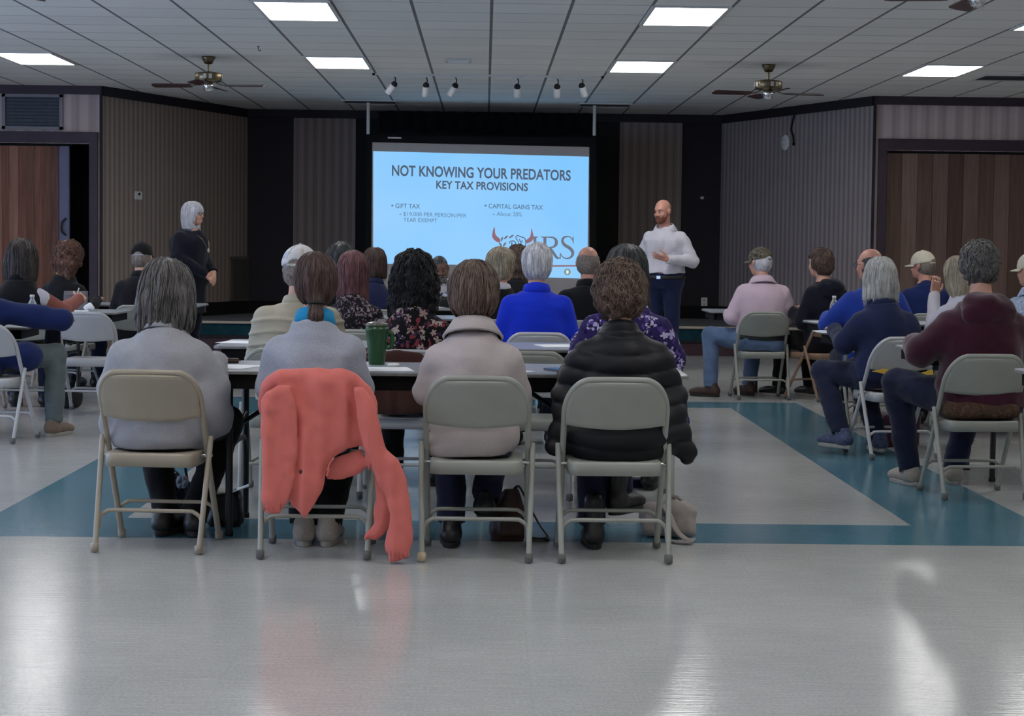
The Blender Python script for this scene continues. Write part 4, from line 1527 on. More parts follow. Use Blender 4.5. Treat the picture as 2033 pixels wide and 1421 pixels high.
def figure(P):
    s = P.get('s', 1.0)
    sit = P.get('sit', True)
    wd, dp = P.get('wd', 1.0), P.get('dp', 1.0)
    lean, hump = P.get('lean', .08), P.get('hump', .10)
    zb = P.get('zb', SEAT + .088 if sit else .93 * s)
    seed = P.get('seed', 1)
    fine = P.get('h', .011)

    def yl(rel): return lean * rel * s + hump * max(0, rel - .1) ** 2 * s

    def pt(x, y, rel): return Vector((x, y + yl(rel), zb + rel * s))
    sw = P.get('sw', .158 * s * (0.5 + 0.5 * wd))
    secs = [(zb + r * s, 0, cy + yl(r), rx * s * wd, ry * s * dp) for (r, rx, ry, cy) in (SLOPE if P.get('slope') else DEFSEC)]
    J = {}
    for sd, nm in ((-1, 'L'), (1, 'R')):
        J['sh' + nm] = pt(sd * sw, -.01, P.get('shz', .375 if P.get('slope') else .425))
        d = P.get('arm' + nm)
        if d is None:
            d = ((sd * (sw + .075), .07, zb + .18 * s), (sd * .13, .37, .785)) if sit else ((sd * (sw + .06), -.03, zb + .14 * s), (sd * (sw + .05), .05, zb - .12 * s))
        J['el' + nm], J['wr' + nm] = Vector(d[0]), Vector(d[1])
        if sit:
            lg = P.get('leg' + nm, ((sd * .12, .42, SEAT + .075), (sd * .12, .40, .085)))
            J['hip' + nm] = Vector((sd * .088 * s, .0, SEAT + .085))
        else:
            lg = P.get('leg' + nm, ((sd * .10, .02, .50 * s), (sd * .10, -.02, .085)))
            J['hip' + nm] = Vector((sd * .09 * s, 0, .90 * s))
        J['kn' + nm], J['an' + nm] = Vector(lg[0]), Vector(lg[1])
        q = lg[2] if len(lg) > 2 else (sd * .12, 1, 0)
        J['ft' + nm] = Vector((q[0], q[1], 0)).normalized()
    nb, nt = pt(0, -.005, .49), pt(0, .018, .61)
    hy, hp, ht = P.get('head', (0, 0, 0))
    hs = P.get('hs', 1.0) * (0.93 + 0.07 * s)
    Rh = Matrix.Rotation(math.radians(hy), 4, 'Z') @ Matrix.Rotation(math.radians(-hp), 4, 'X') @ Matrix.Rotation(math.radians(ht), 4, 'Y')
    Hm = Matrix.Translation(nt) @ Rh @ Matrix.Translation((0, .018, .085 * s)) @ Matrix.Scale(hs, 4)

    # ---- body: one continuous surface
    b = Fld(fine)
    b.add(prof(secs), .02)
    for nm, sd in (('L', -1), ('R', 1)):
        b.add(cap(J['sh' + nm], J['el' + nm], .052 * s, .042 * s), .04)
        b.add(cap(J['el' + nm], J['wr' + nm], .042 * s, .028 * s), .015)
        b.add(cap(J['hip' + nm], J['kn' + nm], .082 * s * (.6 + .4 * wd), .058 * s), .04)
        kn, an = J['kn' + nm], J['an' + nm]
        b.add(cap(kn, kn.lerp(an, .35), .052 * s, .050 * s), .02)
        b.add(cap(kn.lerp(an, .35), an, .050 * s, .034), .02)
        f = J['ft' + nm]
        b.add(cap(an + Vector((0, 0, -.045)) - f * .03, an + Vector((0, 0, -.055)) + f * .14, .034, .027), .03)
    b.add(cap(nb, nt + Vector((0, .0, .03)), .056 * s, .054 * s), .03)
    for pr, k in face_prims(Hm): b.add(pr, k)
    for nm, sd in (('L', -1), ('R', 1)):
        d = (J['wr' + nm] - J['el' + nm]).normalized()
        hd = P.get('hand' + nm, {})
        hdir = Vector(hd.get('dir', (d.x, d.y, d.z * .25)))
        T = frame_from(J['wr' + nm], hdir, hd.get('up', (0, 0, 1))) @ Matrix.Scale(.92 + .08 * s, 4)
        for pr, k in hand_prims(T, -sd, hd.get('curl', .3), hd.get('spread', .1)):
            b.add(pr, k)
    if sit:
        b.cut(rbox((0, -.2, SEAT - .058), (.40, .78, .12), .001), .01)
    body = b.build('person', P.get('skin', 'skin'))
    body.location = P['loc']
    body.rotation_euler = (0, 0, P.get('rz', 0))
    tag(body, P['label'], 'person', P.get('group'))
    parts = {'body': body, 'Hm': Hm, 'J': J, 'secs': secs, 'zb': zb, 's': s, 'pt': pt}

    # ---- trousers and shoes
    tr = P.get('trousers', 'denim_dark')
    if tr:
        ease = P.get('ease', .019)
        f = Fld(max(fine, .011))
        low = [q for q in secs if q[0] < zb + P.get('waist', .17) * s]
        f.add(prof(low, grow=.010), .03)
        for nm in 'LR':
            kn, an = J['kn' + nm], J['an' + nm]
            f.add(cap(J['hip' + nm], kn, .082 * s * (.6 + .4 * wd) + ease, .058 * s + ease), .04)
            end = kn.lerp(an, P.get('hemleg', 1.0))
            f.add(cap(kn, end, .058 * s + ease, .042 + ease), .02)
            f.cut(rbox(end + (an - kn).normalized() * .1, (.135, .16, .2), .002), .004)
        f.disp(lambda x, y, z: .007 * vnoise(x, y, z * 1.6, 11, seed) + .004 * vnoise(x, y, z * 2, 26, seed + 2))
        if sit: f.cut(rbox((0, -.2, SEAT - .057), (.40, .78, .12), .001), .006)
        f.build('trousers', tr, body)
    for nm in 'LR':
        shoe(J['an' + nm], J['ft' + nm], body, P.get('shoes', 'leather_black'), P.get('sole', 'sole_dark'), P.get('boot', False))

    # ---- top
    for g in P.get('tops', []):
        garment(P, parts, g, seed, fine)
    # ---- hair, hat, face
    hr = P.get('hair')
    if hr: hair(parts, hr, seed)
    if P.get('cap'): ballcap(parts, P['cap'])
    if P.get('face'): face(parts, P['face'])
    return body, parts


def shoe(an, f, parent, mat, solem, boot=False):
    r = Vector((f.y, -f.x, 0))
    T = Matrix(((r.x, f.x, 0, an.x), (r.y, f.y, 0, an.y), (0, 0, 1, an.z - .085), (0, 0, 0, 1)))
    s = Fld(.007)
    s.add(xf(cap((0, -.045, .05), (0, .12, .044), .043, .040), T), .02)
    s.add(xf(ell((0, .165, .038), (.042, .05, .032)), T), .03)
    s.add(xf(cap((0, -.03, .06), (0, -.018, .10 if not boot else .20), .042, .044), T), .03)
    s.cut(xf(rbox((0, .06, -.08), (.3, .5, .2), .001), T), .004)
    s.cut(xf(rbox((0, 0, (.13 if not boot else .24) + .05), (.3, .3, .1), .001), T), .004)
    o = s.build('shoe', mat, parent)
    b = MB()
    n = 22
    out = []
    for k in range(n):
        a = 2 * PI * k / n
        x, y = .044 * math.cos(a), .06 + .148 * math.sin(a)
        x *= 1.0 - .12 * math.cos(2 * a) * (1 if y < .05 else 0) + (.10 if y > .08 else 0)
        out.append((x, y))
    b.prism(out, 0, .024, T)
    b.build('sole', solem, o, bevel=.004)
    return o


def garment(P, parts, g, seed, fine):
    s, zb, secs, J, pt = parts['s'], parts['zb'], parts['secs'], parts['J'], parts['pt']
    body = parts['body']
    h = g.get('h', max(fine, .009))
    f = Fld(h)
    gr = g.get('grow', .018)
    hem = g.get('hem', -.10)
    W = g.get('w', [(-.1, 1, 1), (.6, 1, 1)])
    rs = [q[0] for q in W]
    sec2 = []
    for (z, cx, cy, rx, ry) in secs:
        rel = (z - zb) / s
        mx, my = np.interp(rel, rs, [q[1] for q in W]), np.interp(rel, rs, [q[2] for q in W])
        sec2.append((z, cx, cy, rx * mx + gr, ry * my + gr))
    if hem < -.075:
        q = sec2[0]
        sec2.insert(0, (zb + hem * s, q[1], q[2], q[3] * g.get('flare', 1.02), q[4]))
    else:
        sec2 = [q for q in sec2 if q[0] >= zb + hem * s]
    top = g.get('top', .515)
    sec2 = [q for q in sec2 if q[0] <= zb + (top + .02) * s]
    f.add(prof(sec2, g.get('p', 2.3)), .02)
    f.add(cap(pt(0, -.012, .43), pt(0, -.002, g.get('neck', .505)), (.088 + gr * .5) * s, (.066 + gr * .3) * s), .05)
    sl = g.get('sleeve', 'long')
    r0, r1, r2 = g.get('sr', (.066, .060, .045))
    for nm, sd in (('L', -1), ('R', 1)):
        sh, el, wr = J['sh' + nm], J['el' + nm], J['wr' + nm]
        if sl == 'none':
            f.add(ell(sh + Vector((-sd * .02, 0, .0)), (.055 * s, .06 * s, .05 * s)), .04)
            continue
        f.add(cap(sh, el, r0 * s, r1 * s), g.get('k', .045))
        end = wr if sl == 'long' else el.lerp(wr, .3)
        e2 = end - (wr - el).normalized() * .012
        f.add(cap(el, e2, r1 * s, r2 * s), .02)
        if sl == 'long':
            dd = (wr - el).normalized()
            T = frame_from(end + dd * .05, dd, (0, 0, 1) if abs(dd.z) < .9 else (0, 1, 0))
            f.cut(xf(rbox((0, 0, 0), (.13, .10, .13), .004), T), .006)
    for (pr, k) in g.get('extra', lambda p: [])(parts): f.add(pr, k)
    a1, a2 = g.get('fold', (.007, .004))
    st = g.get('stretch', (1, 1, 1))
    f.disp(lambda x, y, z: a1 * vnoise(x * st[0], y * st[1], z * st[2], 8, seed + 4) + a2 * vnoise(x * st[0], y * st[1], z * st[2], 19, seed + 9))
    if 'disp' in g: f.disp(g['disp'](parts))
    if P.get('sit', True): f.cut(rbox((0, -.2, SEAT - .056), (g.get('cutw', .40), .78, .12), .001), .006)
    for (pr, k) in g.get('cuts', lambda p: [])(parts): f.cut(pr, k)
    o = f.build(g.get('name', 'shirt'), g['mat'], body)
    if g.get('label'): o['label'] = g['label']
    # collar or hood
    c = g.get('collar')
    nb, nt = pt(0, -.005, .49), pt(0, .018, .61)
    ax = (nt - nb).normalized()
    if c in ('band', 'fold', 'crew', 'high'):
        hgt = {'band': .035, 'fold': .05, 'crew': .016, 'high': .048}[c]
        ra = {'band': .074, 'fold': .084, 'crew': .076, 'high': .078}[c] * (.6 + .4 * s)
        R = Vector((0, 0, 1)).rotation_difference(ax).to_matrix()
        lo = pt(0, -.005, .475)
        b = MB()
        if c == 'fold':
            pr = [(ra - .012, -.01), (ra - .006, hgt), (ra + .004, hgt + .004), (ra + .018, hgt * .55), (ra + .042, -.012), (ra + .036, -.02)]
        else:
            pr = [(ra + .012, -.02), (ra + .006, hgt * .4), (ra, hgt), (ra - .006, hgt + .003), (ra - .01, hgt * .5), (ra - .008, -.02)]
        n = 32
        vs, fs = [], []
        for (r, z) in pr:
            for k in range(n):
                a = 2 * PI * k / n
                drop = -.022 * (math.sin(a) > .6) * (c == 'fold')
                vs.append(lo + R @ Vector((r * math.cos(a) * 1.04, r * math.sin(a), z + .03 * s + drop)))
        for i in range(len(pr) - 1):
            for k in range(n): fs.append((i * n + k, i * n + (k + 1) % n, (i + 1) * n + (k + 1) % n, (i + 1) * n + k))
        b.add(vs, fs, True)
        b.build('collar', g.get('cmat', g['mat']), o, solid=.005)
    elif c == 'hood':
        q = Fld(.009)
        for sd in (-1, 1):
            q.add(cap(pt(sd * .085 * s, .03, .47), pt(sd * .075 * s, -.075, .495), .034 * s, .046 * s), .04)
            q.add(cap(pt(sd * .075 * s, -.075, .495), pt(0, -.115, .485), .046 * s, .050 * s), .05)
        q.add(ell(pt(0, -.115, .44), (.145 * s, .048 * s, .075 * s)), .06)
        q.add(ell(pt(0, -.06, .52), (.075 * s, .05 * s, .04 * s)), .05)
        q.disp(lambda x, y, z: .008 * vnoise(x, y, z * 2, 16, seed))
        q.build('hood', g['mat'], o)
    return o


def hair(parts, H, seed):
    body, Hm = parts['body'], parts['Hm']
    kind = H['kind']
    gw = H.get('g', 0.0)
    h = H.get('h', .0075)
    f = Fld(h)
    A = lambda pr, k=.03: f.add(xf(pr, Hm), k)
    X = lambda pr, k=.012: f.cut(xf(pr, Hm), k)
    Lb = H.get('len', .14)
    w_ = H.get('w', .115)
    if kind in ('short', 'ponytail', 'curly', 'tail'):
        A(ell((0, -.012, .026), (.086 + gw, .106 + gw, .102 + gw)))
        A(ell((0, -.050, -.035), (.074 + gw * .8, .058 + gw, .070 + gw * .5)), .04)
        X(rbox((0, .115, -.045), (.30, .16, .2), .02))
        X(rbox((0, .085, -.115), (.30, .20, .13), .02))
        X(rbox((0, 0, -.155 - H.get('nape', .09) + .06), (.4, .4, .12), .01))
        if kind == 'ponytail':
            A(cap((0, -.092, -.075), (0, -.118, -.155), .030, .026), .02)
            A(cap((0, -.118, -.155), (.004, -.112, -.20), .026, .008), .02)
    elif kind in ('bob', 'long', 'wavy'):
        sc = [(.128 + gw, 0, -.012, .028, .032), (.108 + gw * .6, 0, -.012, .066 + gw * .5, .078 + gw * .5), (.06, 0, -.012, .092 + gw, .110 + gw), (0.0, 0, -.014, (.098 + w_) / 2 + gw * .5, .114 + gw),
              (-.06, 0, -.02, w_, .106 + gw)]
        if kind == 'bob':
            sc += [(-Lb * .8, 0, -.02, w_ * 1.0, .100), (-Lb, 0, -.02, w_ * H.get('end', .94), .090)]
        else:
            sc += [(-.12, 0, -.03, w_, .092), (-Lb * .7, 0, -.055, w_ * .98, .062), (-Lb, 0, -.062, w_ * H.get('end', .85), .045)]
        A(prof(sc, 2.0))
        X(rbox((0, .125, -.07), (.125, .19, H.get('fringe', .20)), .03))
        X(rbox((0, .150, -.20), (.30, .22, .24), .03))
    elif kind == 'fringe':
        A(ell((0, -.014, .012), (.084, .104, .098)))
        A(ell((0, -.045, -.035), (.074, .058, .062)), .03)
        X(rbox((0, .10, 0), (.3, .17, .4), .02))
        X(ell((0, .03, .10), (.088, .14, .085)), .02)
        X(rbox((0, 0, -.17), (.4, .4, .14), .01))
    Hi = Hm.inverted()
    m = np.array(Hi, dtype=np.float32)

    def loc(x, y, z):
        return (m[0, 0] * x + m[0, 1] * y + m[0, 2] * z + m[0, 3], m[1, 0] * x + m[1, 1] * y + m[1, 2] * z + m[1, 3],
                m[2, 0] * x + m[2, 1] * y + m[2, 2] * z + m[2, 3])
    am = H.get('amp', .005)
    curl = H.get('curl', 0)

    def dsp(x, y, z):
        u, v, q = loc(x, y, z)
        if curl:
            return am * (vnoise(u, v, q, 34, seed) + .5 * vnoise(u, v, q, 62, seed + 3))
        a = np.arctan2(u, v + .02)
        rr = np.sqrt(u * u + v * v)
        return am * (vnoise(a * 7, rr * 10, q * 6, 1.0, seed) + .6 * vnoise(a * 17, rr * 20, q * 8, 1.0, seed + 5))
    f.disp(dsp)
    V, Q = f.mesh(1)
    # loose locks lying on the mass, so that outline and surface read as hair
    N = H.get('locks', 260)
    if N:
        LV, LQ = locks(V, Q, Hm, N, H.get('ll', .10), H.get('lr', .0035), curl, seed, H.get('lift', .004))
        Q = np.concatenate([Q, LQ + len(V)]); V = np.concatenate([V, LV])
    o = np_mesh('hair', V, Q, 'hair_' + H['col'], body)
    if kind == 'ponytail':
        b = MB()
        c = Hm @ Vector((0, -.104, -.094))
        b.tube([c + Vector((.031 * math.cos(2 * PI * k / 14), .031 * math.sin(2 * PI * k / 14), 0)) for k in range(14)], .006, 8, closed=True)
        b.build('hair_tie', 'black', o)
    return o


def locks(V, Q, Hm, N, ll, lr, curl, seed, lift):
    rng = np.random.RandomState(seed + 17)
    fn = np.cross(V[Q[:, 2]] - V[Q[:, 0]], V[Q[:, 3]] - V[Q[:, 1]])
    nr = np.zeros_like(V)
    for q in range(4): np.add.at(nr, Q[:, q], fn)
    nr /= np.linalg.norm(nr, axis=1)[:, None] + 1e-9
    kd = kdtree.KDTree(len(V))
    for i, v in enumerate(V): kd.insert(v, i)
    kd.balance()
    crown = np.array(Hm @ Vector((0, -.03, .12)))
    zax = np.array(Hm.to_3x3() @ Vector((0, 0, 1))); zax /= np.linalg.norm(zax)
    st = rng.choice(len(V), N)
    ms = 8
    VS, QS = [], []
    for k in range(N):
        i = st[k]
        p = V[i].copy()
        n = nr[i]
        if n @ zax < -.35: continue
        L = ll * (0.6 + 0.8 * rng.rand())
        rad = lr * (0.6 + 0.8 * rng.rand())
        ph = rng.rand() * 6.28
        path, nn = [], []
        for j in range(ms):
            path.append(p + n * (lift * (0.3 + j / ms)))
            nn.append(n)
            g = -zax * 1.0 + (p - crown) * 3.0
            g = g + rng.randn(3) * (.12 if not curl else .5)
            g = g - n * (g @ n)
            g /= np.linalg.norm(g) + 1e-9
            if curl:
                sd = np.cross(n, g)
                g = g + sd * math.sin(ph + j * 1.9) * 0.9
            p2 = p + g * (L / ms)
            c, ii, dist = kd.find(p2)
            if dist < .012:
                p = np.array(c) * .6 + p2 * .4; n = nr[ii]
            else:
                p = p + (p2 - p) * .35 - zax * .002
        path = np.array(path)
        o = len(VS) * 0
        tang = np.gradient(path, axis=0)
        tang /= np.linalg.norm(tang, axis=1)[:, None] + 1e-9
        sd = np.cross(tang, np.array(nn)); sd /= np.linalg.norm(sd, axis=1)[:, None] + 1e-9
        tp = np.array([.35, .8, 1, 1, .95, .8, .55, .12])[:, None] * rad
        ring = [path + sd * tp * 1.6, path + np.array(nn) * tp, path - sd * tp * 1.6, path - np.array(nn) * tp]
        R = np.stack(ring, 1).reshape(-1, 3)
        base = len(VS) * ms * 4
        VS.append(R)
        q = []
        for j in range(ms - 1):
            for a in range(4):
                b = (a + 1) % 4
                q.append((j * 4 + a, (j + 1) * 4 + a, (j + 1) * 4 + b, j * 4 + b))
        QS.append(np.array(q) + base)
    return np.concatenate(VS), np.concatenate(QS)


def ballcap(parts, K):
    body, Hm = parts['body'], parts['Hm']
    T = Hm @ Matrix.Rotation(math.radians(K.get('yaw', 0)), 4, 'Z') @ Matrix.Translation((0, 0, K.get('dz', 0)))
    f = Fld(.007)
    f.add(xf(ell((0, -.008, .030), (.094, .112, .104)), T), .01)
    f.cut(xf(rbox((0, 0, -.105), (.4, .4, .24), .004), T @ Matrix.Rotation(math.radians(-6), 4, 'X')), .006)
    f.cut(xf(ell((0, -.115, .012), (.042, .05, .038)), T), .006)
    f.disp(lambda x, y, z: .002 * vnoise(x, y, z, 30, 3))
    o = f.build('cap', K['mat'], body)
    # peak
    def pk(u, v):
        a = math.radians(-72 + 144 * u)
        r = .085 + .088 * v * (math.cos(a * .95) ** .6)
        return T @ Vector((math.sin(a) * (.090 + .006 * v), math.cos(a) * r, .022 - .016 * v - .012 * abs(math.sin(a)) ** 2 * 1.0))
    MB().grid(pk, 21, 7).build('peak', K.get('pmat', K['mat']), o, solid=.005)
    b = MB()
    pts = [T @ Vector((.090 * math.sin(math.radians(a)), -.008 + .109 * math.cos(math.radians(a)), .020)) for a in range(150, 211, 10)]
    b.tube(pts, .008, 6, flat=(1, .35)); b.build('strap', K.get('smat', K['mat']), o)
    MB().lathe([(0, 0), (.009, 0), (.006, .006), (0, .007)], T @ Vector((0, -.008, .134)), 10).build('button', K['mat'], o)
    for k in range(3):
        a = k * PI / 3
        pts = []
        for j in range(17):
            t_ = math.radians(20 + 140 * j / 16)
            q = Vector((math.cos(a) * math.cos(t_) * .0945, -.008 + math.sin(a) * math.cos(t_) * .1125, .030 + .1045 * math.sin(t_)))
            pts.append(T @ q)
        MB().tube(pts, .0016, 5).build('seam', K['mat'], o)


def face(parts, K):
    body, Hm = parts['body'], parts['Hm']
    for s in (-1, 1):
        c = Hm @ Vector((s * .031, .0800, .003))
        R = Hm.to_3x3().normalized()
        MB().lathe([(0, -.0085), (.005, -.0078), (.0100, -.0045), (.0125, 0), (.0100, .0045), (.005, .0078), (0, .0085)], c, 14, R).build('eye', 'eye', body)
        MB().lathe([(0, .0), (.0072, .0), (.006, .0012), (0, .0018)], c + R @ Vector((0, .0122, .0)), 12, R @ Matrix.Rotation(-PI / 2, 3, 'X')).build('iris', 'iris', body)
        br = [Hm @ Vector((s * x, y, z)) for x, y, z in ((.014, .098, .024), (.03, .095, .030), (.048, .080, .026))]
        MB().tube(spline(br, 4), [.002] * 2 + [.0042] * 5 + [.0018] * 2, 6).build('eyebrow', K.get('brow', 'hair_brown'), body)
    lp = [Hm @ Vector((x, .100 - abs(x) * .35, -.058)) for x in (-.025, -.012, 0, .012, .025)]
    MB().tube(spline(lp, 4), .0045, 8, flat=(1.1, .8)).build('lips', K.get('lip', 'lip'), body)
    if K.get('glasses'):
        b = MB()
        for s in (-1, 1):
            ring = [Hm @ Vector((s * .032 + .024 * math.cos(2 * PI * k / 20), .106, .002 + .019 * math.sin(2 * PI * k / 20))) for k in range(20)]
            b.tube(ring, .0018, 6, closed=True)
            b.tube([Hm @ Vector((s * .056, .105, .006)), Hm @ Vector((s * .078, .06, .006)), Hm @ Vector((s * .083, -.01, .004))], .0016, 6)
        b.tube([Hm @ Vector((-.008, .107, .006)), Hm @ Vector((.008, .107, .006))], .0016, 6)
        b.build('glasses', 'lens', body)
    if K.get('beard'):
        f = Fld(.006)
        f.add(xf(ell((0, .043, -.068), (.060, .060, .056)), Hm), .02)
        f.add(xf(ell((0, .070, -.095), (.034, .032, .030)), Hm), .02)
        for s in (-1, 1): f.add(xf(cap((s * .072, .012, -.012), (s * .056, .04, -.06), .010, .018), Hm), .02)
        f.cut(xf(rbox((0, .09, -.02), (.075, .12, .066), .02), Hm), .01)
        f.cut(xf(ell((0, .104, -.058), (.022, .018, .007)), Hm), .004)
        f.cut(xf(rbox((0, -.06, -.06), (.3, .14, .3), .01), Hm), .01)
        f.disp(lambda x, y, z: .003 * vnoise(x, y, z, 60, 5))
        f.build('beard', K['beard'], body)
        MB().tube(spline([Hm @ Vector((x, .108 - abs(x) * .35, -.046 - abs(x) * .3)) for x in (-.03, -.015, 0, .015, .03)], 4), .0055, 8).build('moustache', K['beard'], body)
# ------------------------------------------------------------------ clothes
M['fleece_grey'] = fabric('heather_grey_fleece', srgb(148, 148, 154), 0.10)
M['knit_grey'] = fabric('pale_grey_knit', srgb(150, 153, 165), 0.10, weave=180)
M['cream_fleece'] = fabric('cream_fleece', srgb(176, 166, 166), 0.06)
M['puffer'] = plain('black_quilted_nylon', srgb(13, 14, 20), 0.55, spec=.3, var=.2, bump=.2, bscale=40)
M['cream_shirt'] = fabric('cream_shirting', srgb(172, 164, 146), 0.07)
M['blue_jacket'] = fabric('bright_blue_fleece', srgb(12, 44, 186), 0.08)
M['navy'] = fabric('navy_cloth', srgb(24, 32, 64), 0.15)
M['navy_dark'] = fabric('dark_navy_knit', srgb(15, 17, 31), 0.15)
M['navy_bright'] = fabric('navy_sweatshirt', srgb(22, 36, 84), 0.12)
M['royal'] = fabric('royal_blue_cloth', srgb(34, 60, 150), 0.10)
M['maroon'] = fabric('maroon_velour', srgb(56, 16, 34), 0.15, sheen=.3)
M['black_cloth'] = fabric('black_cloth', srgb(17, 17, 21), 0.2)
M['rust'] = fabric('rust_sleeve_knit', srgb(136, 80, 72), 0.12)
M['pink_shirt'] = fabric('pale_pink_shirting', srgb(198, 176, 190), 0.05)
M['white_shirt'] = fabric('white_grey_shirting', srgb(196, 194, 204), 0.03, weave=300)
M['yellow'] = fabric('yellow_cloth', srgb(206, 170, 70), 0.08)
M['turquoise'] = fabric('turquoise_cloth', srgb(24, 128, 176), 0.08)
M['denim'] = fabric('faded_denim', srgb(88, 108, 140), 0.2)
M['denim_mid'] = fabric('blue_denim', srgb(46, 64, 104), 0.2)
M['denim_dark'] = fabric('dark_denim', srgb(27, 33, 56), 0.2)
M['black_pants'] = fabric('black_trouser_cloth', srgb(13, 13, 15), 0.2)
M['greygreen'] = fabric('grey_green_twill', srgb(92, 102, 104), 0.12)
M['sneaker'] = fabric('grey_sneaker_mesh', srgb(150, 142, 136), 0.2)
M['sneaker_navy'] = fabric('navy_sneaker_mesh', srgb(70, 78, 104), 0.3, weave=60)
M['tan_shoe'] = fabric('taupe_suede', srgb(120, 104, 92), 0.2)
M['coral'] = fabric('coral_windbreaker', srgb(206, 110, 102), 0.04, rough=.7, bump=.12)
M['floral'] = print_fabric('dark_floral_blouse', srgb(16, 14, 18), [srgb(148, 122, 120), srgb(120, 50, 58), srgb(168, 152, 146), srgb(62, 46, 80)], 17, .45)
M['speckle'] = print_fabric('speckled_blouse', srgb(20, 17, 22), [srgb(132, 118, 124), srgb(104, 88, 98)], 34, .6)
M['purple'] = print_fabric('purple_blossom_print', srgb(48, 36, 88), [srgb(176, 166, 206), srgb(86, 66, 134), srgb(190, 184, 214), srgb(28, 22, 54)], 17, .42)
M['navyfloral'] = print_fabric('white_and_navy_print', srgb(196, 202, 216), [srgb(36, 40, 66), srgb(96, 108, 140)], 26, .45)
M['camo'] = print_fabric('camouflage_cloth', srgb(96, 90, 78), [srgb(60, 54, 46), srgb(130, 120, 102), srgb(44, 42, 38)], 24, .5)
M['capcream'] = fabric('cream_twill', srgb(204, 196, 178), 0.05)
M['capgrey'] = print_fabric('pale_washed_twill', srgb(206, 204, 206), [srgb(170, 176, 192), srgb(190, 184, 168)], 16, .4)
M['check'] = print_fabric('pale_blue_check', srgb(168, 180, 204), [srgb(120, 136, 168), srgb(206, 214, 228)], 40, .5)


def place(chair_obj, px=None, py=650, fwd=.03):
    R = Matrix.Rotation(chair_obj.rotation_euler.z, 3, 'Z')
    l = Vector(chair_obj.location) + R @ Vector((0, fwd, 0))
    if px is not None: l.x = at(px, py, l.y).x
    return l


def seated(chair_obj, label, px=None, py=650, fwd=.03, rz=None, **k):
    k['label'] = label
    k['loc'] = place(chair_obj, px, py, fwd)
    k['rz'] = chair_obj.rotation_euler.z if rz is None else rz
    k.setdefault('group', 'seated audience')
    return figure(k)


def arms(ex, ey, ez, wx, wy, wz):
    return dict(armL=((-ex, ey, ez), (-wx, wy, wz)), armR=((ex, ey, ez), (wx, wy, wz)))


# ---------------- front row
seated(CH1, 'person with shaggy grey hair in grey sweatshirt on beige chair', 316, 700, h=.009, slope=True, s=.87, zb=.48, wd=1.22, dp=1.1, head=(-4, 10, 0), hump=.16, seed=1,
       **arms(.222, .07, .665, .17, .36, .775),
       trousers='black_pants', shoes='leather_black', legL=((-.14, .42, .50), (-.035, .28, .09), (.25, 1, 0)), legR=((.22, .36, .50), (.09, .27, .09), (-.3, 1, 0)),
       tops=[dict(name='sweatshirt', mat='fleece_grey', h=.0075, grow=.026, sr=(.082, .072, .06), hem=-.11, fold=(.012, .006), stretch=(1, 1, .8), collar='crew', k=.042,
                  extra=lambda p: [(ell((.245, .10, .535), (.062, .11, .082)), .06), (ell((-.225, .08, .50), (.045, .08, .05)), .05), (ell((-.20, .05, .58), (.06, .12, .12)), .05), (ell((.20, .05, .58), (.06, .12, .12)), .05)])],
       hair=dict(kind='bob', col='grey_dark', len=.185, w=.122, g=.010, end=.86, locks=1352, ll=.13, lr=0.0022, lift=.007, amp=.009, h=.0065))
seated(CH2, 'person with brown ponytail in pale grey sweater, coral jacket behind', 622, 700, h=.009, slope=True, s=.90, wd=1.03, head=(6, 8, 0), hump=.14, seed=2,
       **arms(.190, .08, .68, .15, .37, .785),
       trousers='black_pants', shoes='sneaker', sole='sole', legL=((-.09, .42, .51), (-.05, .17, .085), (-.1, 1, 0)), legR=((.12, .42, .51), (.055, .17, .085), (.1, 1, 0)),
       tops=[dict(name='sweater', mat='knit_grey', h=.0075, grow=.024, sr=(.076, .066, .05), hem=-.10, fold=(.010, .005), stretch=(.8, 1, 1.3), collar='high', cmat='turquoise', k=.042)],
       hair=dict(kind='ponytail', col='brown', g=.006, locks=1092, ll=.12, lr=0.0016, lift=.002, amp=.004, h=.0065, nape=.10))
seated(CH3, 'person with short ash brown hair in cream jacket', 938, 700, h=.009, slope=True, s=.87, zb=.48, wd=1.08, head=(0, 8, 0), hump=.13, seed=3,
       **arms(.195, .08, .67, .16, .36, .78),
       trousers='denim_dark', shoes='leather_black', legL=((-.10, .40, .50), (-.09, .20, .085), (-.05, 1, 0)), legR=((.10, .42, .50), (.06, .24, .20), (.2, 1, 0)),
       tops=[dict(name='jacket', mat='cream_fleece', h=.0075, grow=.026, sr=(.080, .068, .05), hem=-.11, fold=(.009, .004), stretch=(.8, 1, 1.5), collar='fold', k=.042)],
       hair=dict(kind='short', col='brown_grey', g=.020, nape=.105, locks=1352, ll=.10, lr=0.0021, lift=.005, amp=.007, h=.0065))


def quilt(p):
    def d(x, y, z):
        ph = (z + .02 * np.cos(x * 9)) / .078
        return .014 * np.abs(np.sin(np.pi * ph)) ** .45 - .008
    return d


